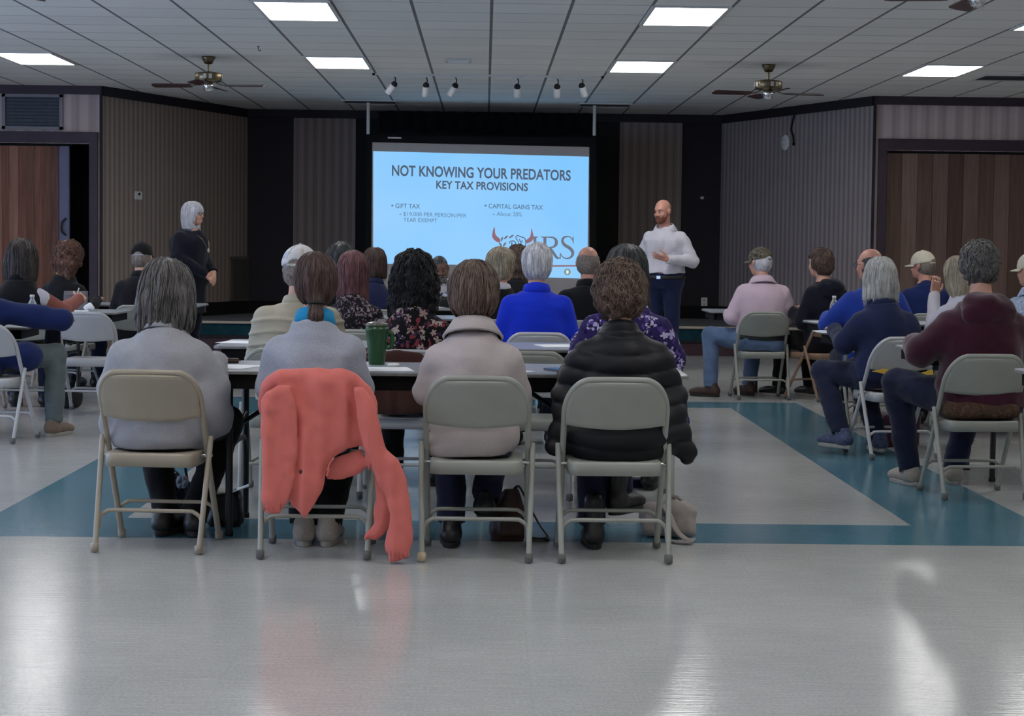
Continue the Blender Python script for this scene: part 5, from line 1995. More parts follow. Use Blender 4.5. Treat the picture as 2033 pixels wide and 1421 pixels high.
seated(CH4, 'person with rough brown hair in black quilted puffer jacket', 1233, 700, h=.009, slope=True, s=.87, zb=.49, wd=1.12, head=(0, 8, 0), hump=.13, seed=4,
       **arms(.215, .08, .66, .17, .35, .78),
       trousers='denim_dark', shoes='leather_black', boot=True, legL=((-.10, .40, .50), (-.09, .20, .085), (0, 1, 0)), legR=((.02, .42, .51), (.03, .28, .22), (.6, 1, -.2)),
       tops=[dict(name='puffer_jacket', mat='puffer', h=.0075, grow=.032, sr=(.086, .076, .06), hem=-.12, fold=(.005, .003), collar='band', disp=quilt, k=.042,
                  extra=lambda p: [(cap((-.19, .02, .62), (-.265, .0, .455), .075, .045), .06), (cap((.20, .02, .60), (.285, .0, .425), .075, .040), .06), (ell((0, -.02, .52), (.23, .14, .10)), .05)])],
       hair=dict(kind='curly', col='brown_curl', g=.026, nape=.125, curl=1, locks=1612, ll=.07, lr=0.0022, lift=.006, amp=.009, h=.0065))
# ---------------- second row
seated(CH5, 'man in pale washed cap and cream shirt in second row', 590, 600, s=.94, wd=1.16, head=(-8, 4, 0), seed=5,
       **arms(.215, .10, .70, .16, .40, .78), trousers='denim_mid', shoes='leather_brown',
       tops=[dict(name='shirt', mat='cream_shirt', grow=.020, h=.008, sr=(.072, .062, .045), hem=-.06, fold=(.004, .003), stretch=(.3, 1, 2.2), collar='band',
                  disp=lambda p: (lambda x, y, z: .011 * np.maximum(0, np.sin((z + .03 * np.abs(x) + .012 * np.sin(x * 14)) * 100)) ** 3 * (z < .93) * (z > .66)))],
       hair=dict(kind='fringe', col='stubble', locks=192, ll=.03, lr=0.0010, amp=.003), cap=dict(mat='capgrey'))
seated(CH6, 'person with black curly hair in dark floral blouse', 820, 610, slope=True, s=.90, wd=1.02, head=(-6, 2, 0), seed=6,
       **arms(.20, .10, .70, .16, .38, .78), trousers='black_pants', skin='skin',
       tops=[dict(name='blouse', mat='floral', grow=.020, h=.009, sr=(.070, .062, .05), hem=-.05, fold=(.006, .004))],
       hair=dict(kind='long', col='black', g=.012, len=.225, w=.125, end=.95, curl=1, locks=1352, ll=.08, lr=0.0022, lift=.009, amp=.012, h=.007))
seated(CH8, 'person with long grey hair in purple blossom tunic', 1246, 600, slope=True, s=.97, wd=1.15, head=(4, 0, 0), seed=7,
       **arms(.235, .06, .72, .20, .36, .79), trousers='denim_mid', shoes='leather_black',
       legR=((.16, .42, .51), (.16, .36, .085)),
       tops=[dict(name='tunic', mat='purple', grow=.026, h=.009, sr=(.078, .078, .066), hem=-.11, fold=(.008, .004),
                  extra=lambda p: [(cap((.22, .02, .62), (.285, -.02, .40), .065, .045), .06), (cap((-.18, .02, .62), (-.24, .0, .46), .06, .04), .05)])],
       hair=dict(kind='long', col='charcoal', g=.008, len=.26, w=.115, end=.95, locks=780, ll=.16, lr=0.0016, amp=.005))
# ---------------- third row
seated(CH9, 'man with white hair in bright blue jacket', 1066, 580, s=.985, wd=1.02, head=(0, 0, 0), seed=8, trousers='navy_dark',
       tops=[dict(name='jacket', mat='blue_jacket', grow=.024, h=.009, sr=(.072, .064, .048), hem=-.08, fold=(.005, .003), stretch=(.6, 1, 1.6), collar='high')],
       hair=dict(kind='short', col='white', g=.010, nape=.10, locks=676, ll=.09, lr=0.0016, lift=.003, amp=.005, h=.007))
seated(CH10, 'person with long reddish hair in speckled blouse', 698, 600, slope=True, s=.90, wd=.95, head=(0, 0, 0), seed=9,
       tops=[dict(name='blouse', mat='speckle', grow=.020, sr=(.066, .060, .05), hem=-.06)],
       hair=dict(kind='long', col='red', len=.25, w=.102, end=.95, locks=676, ll=.16, lr=0.0016, amp=.005, h=.0085))
# ---------------- fourth and fifth rows
seated(CH11, 'person with long dark grey hair behind reddish haired person', 676, 560, slope=True, s=.965, seed=10, h=.012,
       tops=[dict(name='top', mat='black_cloth', grow=.02)],
       hair=dict(kind='long', col='charcoal', g=.016, len=.25, w=.125, end=.95, locks=572, ll=.14, lr=0.0021, amp=.006, h=.0085))
seated(CH12, 'bald man with grey fringe in black jacket', 1168, 560, s=.975, wd=1.05, seed=11, h=.011, head=(0, 2, 0),
       tops=[dict(name='jacket', mat='black_cloth', grow=.026, collar='high', sr=(.074, .066, .05))],
       hair=dict(kind='fringe', col='stubble', locks=192, ll=.03, lr=0.0010, amp=.003), skin='skin_pink')
seated(CH13, 'person with short blond hair, face turned right, in black top', 993, 560, slope=True, s=.93, seed=12, h=.011, head=(-38, 0, 0), face=dict(brow='hair_blond'),
       tops=[dict(name='top', mat='black_cloth', grow=.02, collar='band', cmat='white_shirt')],
       hair=dict(kind='short', col='blond', g=.018, nape=.10, locks=676, ll=.08, lr=0.0021, lift=.006, amp=.007, h=.008))
seated(CH14, 'person with brown bob in dark blue jacket near screen edge', 742, 560, slope=True, s=.93, seed=13, h=.012,
       tops=[dict(name='jacket', mat='navy', grow=.024, collar='band')],
       hair=dict(kind='bob', col='brown', len=.13, w=.105, locks=520, ll=.09, lr=0.0021, amp=.005, h=.0085))
seated(CH15, 'person with dark curly hair between blond head and blue jacket', 1028, 560, s=.975, seed=14, h=.012,
       tops=[dict(name='top', mat='black_cloth', grow=.02)],
       hair=dict(kind='wavy', col='brown_curl', g=.010, len=.22, w=.115, curl=1, locks=624, ll=.06, lr=0.0026, amp=.010, h=.0085))
seated(CH16, 'smiling man facing camera in white and navy print shirt', 874, 560, s=.88, zb=.47, seed=15, h=.009, skin='skin_dark', head=(8, 14, 6), hs=1.02,
       **arms(.24, .12, .70, .14, .40, .775),
       face=dict(brow='hair_grey_dark', lip='lip', beard='hair_salt'),
       tops=[dict(name='shirt', mat='navyfloral', grow=.02, collar='fold', cmat='white_shirt', sr=(.070, .062, .048))],
       hair=dict(kind='short', col='charcoal', g=-.006, nape=.05, locks=0, amp=.002))
# ---------------- right block
body, pr = seated(CH17, 'man in camouflage cap and pale pink shirt', 1516, 560, s=.985, wd=1.20, dp=1.15, seed=16, h=.010, head=(32, 4, 0),
       armL=((-.27, .03, .70), (-.24, .32, .72)), armR=((.25, .06, .70), (.16, .36, .78)),
       waist=.10, trousers='denim', shoes='leather_brown', legL=((-.42, .22, .54), (-.43, .10, .085), (-.75, .6, 0)), legR=((.02, .42, .52), (-.06, .28, .085), (-.4, 1, 0)), face=dict(brow='hair_white'),
       tops=[dict(name='shirt', mat='pink_shirt', h=.008, grow=.022, sr=(.074, .066, .05), hem=.045, fold=(.009, .005), stretch=(1, 1, .6), collar='fold', w=[(-.1, 1, 1), (.05, 1.0, 1.0), (.3, 1.0, 1), (.6, 1, 1)])],
       hair=dict(kind='fringe', col='white', locks=256, ll=.03, lr=0.0010, amp=.003), cap=dict(mat='camo', yaw=8))
z0 = pr['zb'] + .028
bp = [(.232 * math.cos(a), .170 * math.sin(a) + .003, z0) for a in [2 * PI * k / 36 for k in range(36)]]
bl = MB().tube([Vector(p) for p in bp], .02, 8, flat=(1, .25), closed=True).build('belt', 'leather_black', body)
seated(CH18, 'person with short brown hair in navy hoodie on tan chair', 1645, 580, s=.975, wd=1.08, seed=17, h=.011, head=(8, 0, 0),
       trousers='black_pants', shoes='leather_black', sole='sole', legL=((-.12, .42, .51), (-.10, .50, .085)), legR=((.14, .40, .51), (.16, .36, .085)),
       tops=[dict(name='hoodie', mat='navy_dark', grow=.028, sr=(.076, .068, .052), collar='hood', hem=-.06)],
       hair=dict(kind='curly', col='brown_curl', g=.014, nape=.09, curl=1, locks=676, ll=.05, lr=0.0021, amp=.006, h=.008))
seated(CH19, 'person with silver bob in navy sweatshirt on pale chair', 1758, 640, fwd=.05, slope=True, s=.905, wd=1.12, seed=18, h=.009, head=(-6, 2, 0),
       armL=((-.25, .07, .70), (-.19, .36, .78)), armR=((.25, .07, .69), (.18, .36, .78)),
       trousers='denim_dark', shoes='sneaker_navy', sole='sole', legL=((-.30, .28, .52), (-.26, .05, .13), (-.35, 1, -.25)), legR=((-.02, .40, .52), (.02, .10, .10), (.15, 1, -.15)),
       tops=[dict(name='sweatshirt', mat='navy', grow=.026, h=.009, sr=(.078, .070, .052), collar='crew', hem=-.05, fold=(.007, .004))],
       hair=dict(kind='bob', col='silver', len=.150, w=.114, end=1.0, locks=780, ll=.14, lr=0.0016, lift=.002, amp=.004, h=.007))
seated(CH20, 'person with salt and pepper curls in maroon hoodie', 1955, 640, slope=True, s=1.03, wd=1.16, dp=1.1, seed=19, h=.009, head=(0, 4, 0),
       armL=((-.32, .08, .76), (-.26, .36, .79)), armR=((.31, .08, .75), (.22, .38, .79)),
       trousers='denim_dark', shoes='sneaker', sole='sole', legL=((-.36, .36, .57), (-.25, .44, .085), (-.2, 1, 0)), legR=((.10, .44, .53), (.02, .50, .085)),
       tops=[dict(name='hoodie', mat='maroon', h=.0085, grow=.032, sr=(.088, .080, .062), collar='hood', hem=-.04, fold=(.009, .005), k=.045)],
       hair=dict(kind='curly', col='salt', g=.013, nape=.125, curl=1, locks=1456, ll=.045, lr=0.0020, lift=.005, amp=.008, h=.0065))
seated(CH21, 'bald man with spectacles in royal blue behind silver bob', 1738, 580, s=.99, wd=1.15, seed=20, h=.010, head=(28, 2, 0), skin='skin_pink',
       armL=((-.31, .14, .74), (-.22, .44, .79)), armR=((.29, .10, .74), (.2, .4, .79)), face=dict(brow='hair_charcoal', glasses=True), trousers='denim_dark',
       tops=[dict(name='sweatshirt', mat='royal', grow=.028, sr=(.080, .072, .055), collar='crew')],
       hair=dict(kind='fringe', col='charcoal', locks=224, ll=.03, lr=0.0010, amp=.003))
seated(CH22, 'man in cream baseball cap and navy shirt looking left', 1840, 560, s=.965, wd=1.05, seed=21, h=.010, head=(48, 4, 0), skin='skin_pink', face=dict(brow='hair_stubble'),
       tops=[dict(name='shirt', mat='navy_bright', grow=.022, collar='crew')],
       hair=dict(kind='fringe', col='stubble', locks=192, ll=.03, lr=0.0010, amp=.003), cap=dict(mat='capcream'))
seated(CH23, 'person with long blond hair facing left beside maroon hoodie', 1917, 600, slope=True, s=.92, seed=22, h=.010, head=(14, 4, 0), face=dict(brow='hair_blond', glasses=True),
       armL=((-.20, .12, .72), (-.06, .34, .98)), handL=dict(dir=(.3, .2, 1), up=(0, -1, .2), curl=.5),
       tops=[dict(name='cardigan', mat='white_shirt', grow=.02)],
       hair=dict(kind='long', col='blond', len=.28, w=.105, locks=624, ll=.16, lr=0.0016, amp=.005, h=.008))
seated(CH24, 'man in tan cap and pale blue shirt at right picture edge', 2058, 580, s=.955, seed=23, h=.011, head=(40, 4, 0), face=dict(brow='hair_white'),
       tops=[dict(name='shirt', mat='check', grow=.022, collar='fold')],
       hair=dict(kind='fringe', col='white', locks=160, ll=.03, lr=0.0010, amp=.003), cap=dict(mat='capcream'))
# ---------------- left block
body, pr = seated(CH25, 'person in navy jacket leaning on table at left picture edge', -66, 640, zb=.445, s=.93, wd=1.2, seed=24, h=.009, head=(-10, 10, 0),
       armR=((.54, .24, .775), (.44, .56, .775)), armL=((-.25, .1, .72), (-.1, .4, .78)), handR=dict(dir=(-.1, 1, -.05), curl=.35),
       trousers='greygreen', shoes='tan_shoe', sole='sole', legR=((.47, .33, .55), (.45, .36, .085), (.2, 1, 0)), legL=((-.12, .40, .51), (-.14, .3, .085)),
       tops=[dict(name='jacket', mat='navy_bright', grow=.032, h=.009, sr=(.086, .080, .066), hem=-.10, collar='band', fold=(.010, .005), k=.05,
                  extra=lambda p: [(ell((.34, .10, .54), (.13, .13, .10)), .06)])],
       hair=dict(kind='short', col='grey_dark', g=.01, locks=256, ll=.06, lr=0.0016))
zq = pr['zb'] + .44 * pr['s']
MB().grid(lambda u, v: ((u - .5) * .26, -.150 + .02 * abs(u - .5) + pr['pt'](0, 0, .44).y, zq + .018 * (v - .5) - .02 * abs(u - .5)), 12, 3).build('yellow_lettering_band', 'yellow', body, solid=.012)
body, pr = seated(CH27, 'person with dark bob in black vest and rust sleeves, writing', 36, 580, slope=True, s=.965, wd=1.06, seed=25, h=.009, head=(-14, 4, 0),
       armR=((.30, .16, .76), (.37, .44, .84)), handR=dict(dir=(.12, .9, .25), up=(.7, 0, .7), curl=.75), armL=((-.26, .1, .72), (-.1, .4, .78)),
       tops=[dict(name='knit_top', mat='rust', grow=.016, h=.009, sr=(.066, .062, .05), hem=-.06, fold=(.006, .004)),
             dict(name='vest', mat='black_cloth', grow=.034, h=.009, sleeve='none', hem=-.06, collar='high')],
       hair=dict(kind='bob', col='dark', len=.20, w=.125, g=.012, end=.9, locks=832, ll=.14, lr=0.0021, amp=.008, h=.0075))
MB().lathe([(0, .05), (.04, .045), (.066, .02), (.076, -.02), (.077, -.05), (.06, -.052)], pr['J']['shR'] + Vector((.012, 0, .012)), 18, Matrix.Rotation(math.radians(32), 3, 'Y')).build('white_shoulder_patch', 'white_shirt', body)
seated(CH28, 'person with wavy brown hair and yellow collar facing right', 122, 560, slope=True, s=.955, seed=26, h=.010, head=(-38, 2, 0), face=dict(brow='hair_brown'),
       tops=[dict(name='jacket', mat='black_cloth', grow=.024), dict(name='yellow_top', mat='yellow', grow=.012, sleeve='none', collar='band', hem=.2)],
       hair=dict(kind='wavy', col='auburn', g=.016, len=.30, w=.125, curl=1, locks=1092, ll=.07, lr=0.0023, lift=.008, amp=.011, h=.0075))
seated(CH29, 'man in black cap and black jacket in front of striped wall', 277, 560, s=.955, wd=1.02, seed=27, h=.011, head=(-8, 0, 0),
       tops=[dict(name='jacket', mat='black_cloth', grow=.026, collar='high')],
       hair=dict(kind='fringe', col='stubble', locks=192, ll=.03, lr=0.0010, amp=.003), cap=dict(mat='black_cloth', smat='fleece_grey'))
# ---------------- standing
p = at(373, 600, 20.5)
body, pr = figure(dict(label='woman with white bob standing in long navy cardigan, hands clasped', loc=(p.x, 20.5, 0), rz=math.radians(-112), sit=False, s=.985, wd=1.18, dp=1.42, seed=30, h=.0065, lean=.02, hump=.06,
       armL=((-.27, .02, 1.14), (-.065, .275, .985)), armR=((.27, .02, 1.14), (.065, .265, .965)),
       handL=dict(dir=(.62, .40, -.62), up=(-.3, .9, .3), curl=.55), handR=dict(dir=(-.62, .40, -.62), up=(.3, .9, .3), curl=.55),
       trousers='navy_dark', shoes='leather_black', face=dict(brow='hair_silver', glasses=True, lip='lip'), head=(0, 0, 0),
       tops=[dict(name='cardigan', mat='navy_dark', grow=.026, h=.009, sr=(.078, .066, .05), hem=-.36, flare=1.0, fold=(.007, .004), stretch=(1, 1, .4), top=.49, w=[(-.4, 1.0, .95), (.6, 1, 1)])],
       hair=dict(kind='bob', col='white', len=.155, w=.108, end=1.02, g=.004, locks=676, ll=.14, lr=0.0016, lift=.002, amp=.003, h=.007, fringe=.14)))
nl = MB()
pts = [pr['pt'](x, y, r) for (x, y, r) in ((-.07, .06, .50), (-.065, .175, .44), (-.035, .22, .36), (0, .232, .31), (.035, .22, .36), (.065, .175, .44), (.07, .06, .50))]
nl.tube(spline(pts, 6), .004, 6)
nl.build('necklace', 'brass', body)
c = pr['pt'](0, .238, .305)
MB().lathe([(0, -.006), (.02, -.004), (.022, 0), (.018, .005), (0, .006)], c, 14, Matrix.Rotation(PI / 2, 3, 'X')).build('pendant', 'nosing', body)
p = at(1319, 560, 20.8)
body, pr = figure(dict(label='bald bearded speaker standing in white shirt beside the screen', loc=(p.x, 20.8, 0), rz=math.radians(155), sit=False, s=1.045, wd=1.10, dp=1.12, seed=31, h=.0065, lean=.0, hump=.05,
       armL=((-.315, -.02, 1.16), (-.115, .25, 1.185)), armR=((.31, -.03, 1.17), (.27, .16, 1.00)),
       handL=dict(dir=(.85, .35, .25), up=(.1, .8, -.5), curl=.22, spread=.22), handR=dict(dir=(-.2, .9, -.3), curl=.4),
       trousers='navy', shoes='leather_black', skin='skin_pink', head=(-16, 10, 0), waist=.10, face=dict(brow='hair_ginger', beard='hair_ginger'), hemleg=.97,
       tops=[dict(name='undershirt', mat='white_shirt', grow=.008, sleeve='none', hem=.1, h=.009, collar='crew'),
             dict(name='shirt', mat='white_shirt', grow=.020, h=.007, sr=(.068, .060, .046), hem=.025, fold=(.013, .007), stretch=(1.2, 1, .75), collar='fold')]))
z0 = pr['zb'] + .018
ring = [(.225 * math.cos(2 * PI * k / 40), .180 * math.sin(2 * PI * k / 40) + pr['pt'](0, 0, .03).y, z0) for k in range(40)]
MB().tube([Vector(q) for q in ring], .019, 8, flat=(1, .3), closed=True).build('belt', 'leather_black', body)
MB().box((.0, .186, z0), (.045, .01, .034), bev=.003).build('belt_buckle', 'chrome', body)
# ------------------------------------------------------------------ garments hung over things
def poly_sheet(pts, Yc, thick, wav=.012, fx=16, fz=3.0, seed=0, dy=0.0, lean=None):
    """cloth with an outline (picture points at depth Yc), its own thickness and folds"""
    P2 = [at(x, y, Yc) for x, y in pts]
    xs = np.array([p.x for p in P2], np.float32); zs = np.array([p.z for p in P2], np.float32)
    n = len(xs)

    def fn(x, y, z):
        d = None
        inside_ = None
        for i in range(n):
            j = (i + 1) % n
            ex, ez = xs[j] - xs[i], zs[j] - zs[i]
            wx, wz = x - xs[i], z - zs[i]
            t = np.clip((wx * ex + wz * ez) / (ex * ex + ez * ez + 1e-12), 0, 1)
            bx, bz = wx - ex * t, wz - ez * t
            q = bx * bx + bz * bz
            d = q if d is None else np.minimum(d, q)
            c1 = z >= zs[i]; c2 = z < zs[j]; c3 = ex * wz > ez * wx
            fl = (c1 & c2 & c3) | (~c1 & ~c2 & ~c3)
            inside_ = fl if inside_ is None else inside_ ^ fl
        d = np.sqrt(d) * np.where(inside_, -1, 1)
        y0 = Yc + dy + wav * vnoise(x * fx, z * 0, z * fz, 1.0, seed) + wav * .5 * vnoise(x * fx * 2.3, z * 0, z * fz * 1.6, 1.0, seed + 3)
        if lean is not None: y0 = y0 + lean(x, z)
        e = np.minimum(1, np.maximum(0, -d) / .03)
        t = thick * np.sqrt(.15 + .85 * e)
        return np.maximum(d, np.abs(y - y0) - t) * .8
    m = .05 + wav * 2 + abs(dy)
    return fn, np.array([xs.min(), Yc - m - .12, zs.min()], np.float32), np.array([xs.max(), Yc + m + .12, zs.max()], np.float32)


YJ = 7.832
f = Fld(.0075)
f.add(poly_sheet([(545, 795), (556, 764), (590, 749), (650, 744), (706, 748), (736, 768), (746, 800), (748, 850), (744, 905), (734, 945), (722, 905), (716, 888), (690, 892), (664, 908),
                  (652, 928), (648, 955), (633, 980), (620, 999), (606, 1027), (572, 1001), (560, 980)], YJ, .020, .030, 13, 2.0, 2), .01)
f.add(poly_sheet([(640, 935), (664, 908), (716, 890), (732, 925), (712, 942), (690, 955), (660, 959), (645, 955)], YJ, .020, .008, 10, 6, 5, dy=.035), .01)
f.add(poly_sheet([(518, 795), (530, 776), (556, 764), (580, 762), (590, 800), (592, 900), (582, 965), (573, 1000), (561, 1020), (527, 1014), (521, 990), (520, 900)], YJ, .024, .012, 14, 2.2, 7, dy=-.036), .005)
f.add(poly_sheet([(700, 762), (722, 766), (742, 790), (757, 850), (768, 890), (792, 910), (808, 945), (816, 985), (821, 1070), (813, 1106), (772, 1111), (767, 1080), (777, 1015), (768, 985), (748, 960), (732, 910), (716, 860), (706, 800)], YJ, .026, .014, 14, 2.2, 9, dy=-.036), .005)
f.add(poly_sheet([(738, 900), (762, 905), (780, 1000), (774, 1040), (748, 1078), (730, 1072), (718, 1084), (722, 1062), (742, 1040), (744, 985)], YJ, .020, .012, 14, 3, 12, dy=.02), .01)
# over the top edge of the chair back to its front side
f.add(poly_sheet([(556, 768), (590, 755), (650, 751), (706, 755), (736, 775), (740, 830), (550, 830)], YJ, .010, .004, 10, 2, 14, dy=.055), .03)
hoop = []
for k in range(-10, 11):          # along the bent tube of the chair back
    sg = -1 if k < 0 else 1
    a_ = min(1.0, (10 - abs(k)) / 7.0) * PI / 2
    if abs(k) <= 3: hoop.append(Vector((k / 3 * .105, 8.09 - .226, .752)))
    else: hoop.append(Vector((sg * (.105 + .105 * math.cos(a_)), 8.09 - .15 - .08 * math.sin(a_), .607 + .145 * math.sin(a_))))
for a_, b_ in zip(hoop[:-1], hoop[1:]):
    o_ = Vector((CH2.location.x, 0, 0))
    f.add(cap(a_ + o_, b_ + o_, .025, .025), .025)


def cuffs(x, y, z):
    g = 0
    for (px, py) in ((545, 1006), (795, 1098)):
        q = at(px, py, YJ)
        w_ = np.exp(-((z - q.z) / .022) ** 2) * (np.abs(x - q.x) < .06)
        g = g + w_ * (.005 * np.sin(x * 420) - .004)
    return g


f.disp(cuffs)
f.disp(lambda x, y, z: .003 * vnoise(x, y, z, 28, 4) + .006 * vnoise(x * 1.5 + z * .7, y * .3, z * .45 - x * .3, 15, 6))
V, Q = f.mesh(1)
org = Vector((at(640, 800, YJ).x, YJ, 0))
V = V - np.array(org, dtype=np.float32)
jk = np_mesh('windbreaker', V, Q, 'coral')
jk.location = org
tag(jk, 'coral windbreaker jacket draped over grey chair, one sleeve touching floor', 'jacket')
b = MB()
pts = [at(x, y, YJ - .035) - org for x, y in ((663, 909), (654, 922), (650, 935), (655, 929), (648, 945))]
b.tube(spline(pts, 5), .0035, 6).build('drawcord', 'coral', jk)
c = at(598, 936, YJ - .032) - org
MB().lathe([(0, 0), (.009, 0), (.009, .006), (.005, .008), (0, .008)], c, 14, Matrix.Rotation(PI / 2, 3, 'X')).build('snap_button', 'leather_brown', jk)
pts = [at(x, y, YJ - .024) - org for x, y in ((596, 870), (595, 925), (600, 943), (620, 946), (640, 935))]
MB().tube(spline(pts, 6), .003, 6).build('pocket_seam', 'coral', jk)


def hang(name, label, cat, mat, pts, Yc, thick, wav, seed, px, **k):
    f = Fld(.010)
    f.add(poly_sheet(pts, Yc, thick, wav, 13, 2.5, seed, **k), .01)
    V, Q = f.mesh(1)
    org = Vector((at(px, 700, Yc).x, Yc, 0))
    o = np_mesh(name, V - np.array(org, dtype=np.float32), Q, mat)
    o.location = org
    return tag(o, label, cat)


M['brown_nylon'] = fabric('dark_brown_jacket_cloth', srgb(66, 40, 34), 0.15, bump=.2)
hang('brown_jacket', 'dark brown jacket hung over second row chair behind tumbler', 'jacket', 'brown_nylon',
     [(722, 712), (740, 698), (790, 694), (836, 700), (850, 716), (852, 790), (845, 820), (790, 824), (734, 822), (722, 790)], 9.755, .022, .014, 3, 790)
hang('navy_coat', 'dark navy coat hanging from the left table end', 'coat', 'navy_dark',
     [(90, 648), (120, 650), (122, 720), (120, 812), (112, 806), (104, 800), (98, 836), (91, 828), (86, 740)], 13.0, .03, .014, 5, 104)

# ------------------------------------------------------------------ things on the tables
M['green_plastic'] = plain('dark_green_plastic', srgb(26, 70, 34), 0.3, var=.15)
M['clear_lid'] = plain('smoky_lid', srgb(96, 92, 84), 0.2, var=.1)
TT = .735
p = at(748, 726, 8.98)
th = thing('travel_mug', 'tall dark green travel mug with handle on front table', 'mug', (p.x, 8.98, TT))
MB().lathe([(0, 0), (.034, 0), (.037, .004), (.046, .10), (.052, .155), (.055, .158), (.055, .168), (.052, .171), (.052, .180), (0, .180)], n=32).build('cup', 'green_plastic', th)
MB().tube(spline([(.048, -.004, .150), (.066, -.006, .148), (.071, -.006, .12), (.066, -.006, .085), (.046, -.004, .078)], 5), .009, 8, flat=(1.2, .8)).build('handle', 'green_plastic', th)
ld = MB().lathe([(.050, .178), (.054, .180), (.054, .188), (.046, .194), (.02, .198), (0, .198)], n=32).build('lid', 'clear_lid', th)
MB().box((.022, -.01, .203), (.040, .026, .014), Matrix.Rotation(.3, 3, 'Z'), bev=.004).build('sip_cover', 'chrome', ld)


def paper(px, py, Yc, rz, label, wx=.216, wy=.279, n=1, H=TT, nm='paper_sheet', mat='white_paper'):
    p = at(px, py, Yc)
    th = MB()
    for k in range(n):
        a = .06 * k
        R = Matrix.Rotation(a, 3, 'Z')
        th.box((.006 * k, .004 * k, .0011 + .0016 * k), (wx, wy, .0014), R)
    # a lifted corner
    o = th.build(nm, mat)
    o.location = (p.x, Yc, H); o.rotation_euler = (0, 0, rz)
    tag(o, label, 'paper', 'papers on the tables')
    return o


paper(768, 733, 8.62, .15, 'white paper sheet in front of green travel mug')
paper(458, 732, 8.68, -.3, 'white paper sheet at left end of front table')
paper(1030, 740, 8.58, .5, 'small paper slip right of cream jacket sleeve', .10, .14)
paper(1108, 683, 10.85, .2, 'white papers on second table beside puffer jacket', .216, .279, 2)
paper(480, 681, 10.9, -.2, 'white paper at left end of second table')
paper(1655, 662, 13.15, .1, 'stack of white papers left of silver bob', .216, .279, 5)
paper(856, 616, 17.7, -.1, 'white papers in front of man facing camera', .25, .30, 4)
paper(150, 614, 15.6, .1, 'white paper by the writing hand on left table', .216, .279)
paper(1640, 634, 15.0, .2, 'white paper under bald man\u2019s hands on right', .20, .25)
M['phone'] = plain('black_phone_glass', srgb(18, 18, 20), 0.12)


def flatbox(nm, label, cat, px, py, Yc, size, rz, mat, H=TT, bev=.004):
    p = at(px, py, Yc)
    o = MB().box((0, 0, size[2] / 2 + .0005), size, bev=bev).build(nm, mat)
    o.location = (p.x, Yc, H); o.rotation_euler = (0, 0, rz)
    return tag(o, label, cat)


ph = thing('eyeglass_case', 'small dark open case lying on paper at front table left', 'case', (at(449, 722, 8.95).x, 8.95, TT))
MB().box((0, 0, .011), (.13, .06, .022), Matrix.Rotation(.2, 3, 'Z'), bev=.009).build('shell', 'leather_brown', ph)
MB().box((-.02, .0, .024), (.06, .012, .006), Matrix.Rotation(.5, 3, 'Z'), bev=.002).build('clasp', 'chrome', ph)
ph = thing('smartphone', 'black phone on front table beside black puffer sleeve', 'phone', (at(1108, 735, 8.66).x, 8.66, TT), .5)
MB().box((0, 0, .005), (.074, .15, .009), bev=.004).build('case', 'leather_black', ph)
MB().box((0, 0, .0098), (.068, .142, .0012)).build('screen', 'phone', ph)
o = MB().lathe([(0, 0), (.026, 0), (.030, .006), (.026, .012), (.012, .014), (0, .013)], n=20).build('bottle_lid', 'white')
o.location = (at(781, 727, 8.86).x, 8.86, TT); tag(o, 'round white lid lying right of green travel mug', 'lid')
M['clear_plastic'] = NT('clear_bottle_plastic').set(color=(.93, .96, 1, 1), rough=.05, trans=.9, ior=1.3).m
M['bottle_label'] = plain('pale_blue_bottle_label', srgb(120, 160, 226), 0.4, var=.25, vscale=40)


def bottle(px, Yc, label, H=TT):
    p = at(px, 600, Yc)
    th = thing('water_bottle', label, 'bottle', (p.x, Yc, H), 0, 'water bottles')
    MB().lathe([(0, 0), (.030, 0), (.033, .006), (.033, .03), (.031, .034), (.033, .04), (.033, .125), (.030, .145), (.017, .172), (.0135, .18), (.0135, .19), (0, .19)], n=24).build('body', 'clear_plastic', th)
    MB().lathe([(.0335, .048), (.0338, .05), (.0338, .105), (.0335, .107)], n=24).build('label_band', 'bottle_label', th)
    MB().lathe([(0, .188), (.0155, .188), (.0155, .204), (.014, .206), (0, .206)], n=20).build('cap', 'white', th)


bottle(64, 13.2, 'water bottle before black vest on left table', .72)
bottle(1656, 15.05, 'water bottle between navy hoodie and royal blue shirt')
# grey notebook case standing on the left table
p = at(150, 600, 15.85)
th = thing('notebook_case', 'upright grey notebook case with spiral edge on left table', 'case', (p.x, 15.85, TT), -.1)
M['case_grey'] = fabric('grey_case_cloth', srgb(112, 106, 108), 0.12)
Rt = Matrix.Rotation(-.18, 3, 'X')
MB().box((0, 0, .078), (.20, .016, .156), Rt, bev=.004).build('cover', 'case_grey', th)
MB().box((0, -.16 * .0 - .012, .135), (.18, .006, .03), Rt, bev=.002).build('flap', 'case_grey', th)
for k in range(9):
    zz = .015 + .016 * k
    c = Rt @ Vector((.104, 0, zz))
    MB().tube([c + Vector((.010 * math.cos(2 * PI * j / 10), .010 * math.sin(2 * PI * j / 10), 0)) for j in range(10)], .0022, 5, closed=True).build('ring', 'black_steel', th)
f = Fld(.006)
f.add(ell((0, 0, .018), (.045, .03, .022)), .01); f.add(ell((.01, .01, .035), (.02, .02, .025)), .02)
f.disp(lambda x, y, z: .010 * vnoise(x, y, z, 40, 2))
o = f.build('crumpled_tissue', 'white_paper'); o.location = (at(176, 610, 15.6).x, 15.6, TT + .008)
tag(o, 'crumpled white tissue right of the grey notebook case', 'tissue')
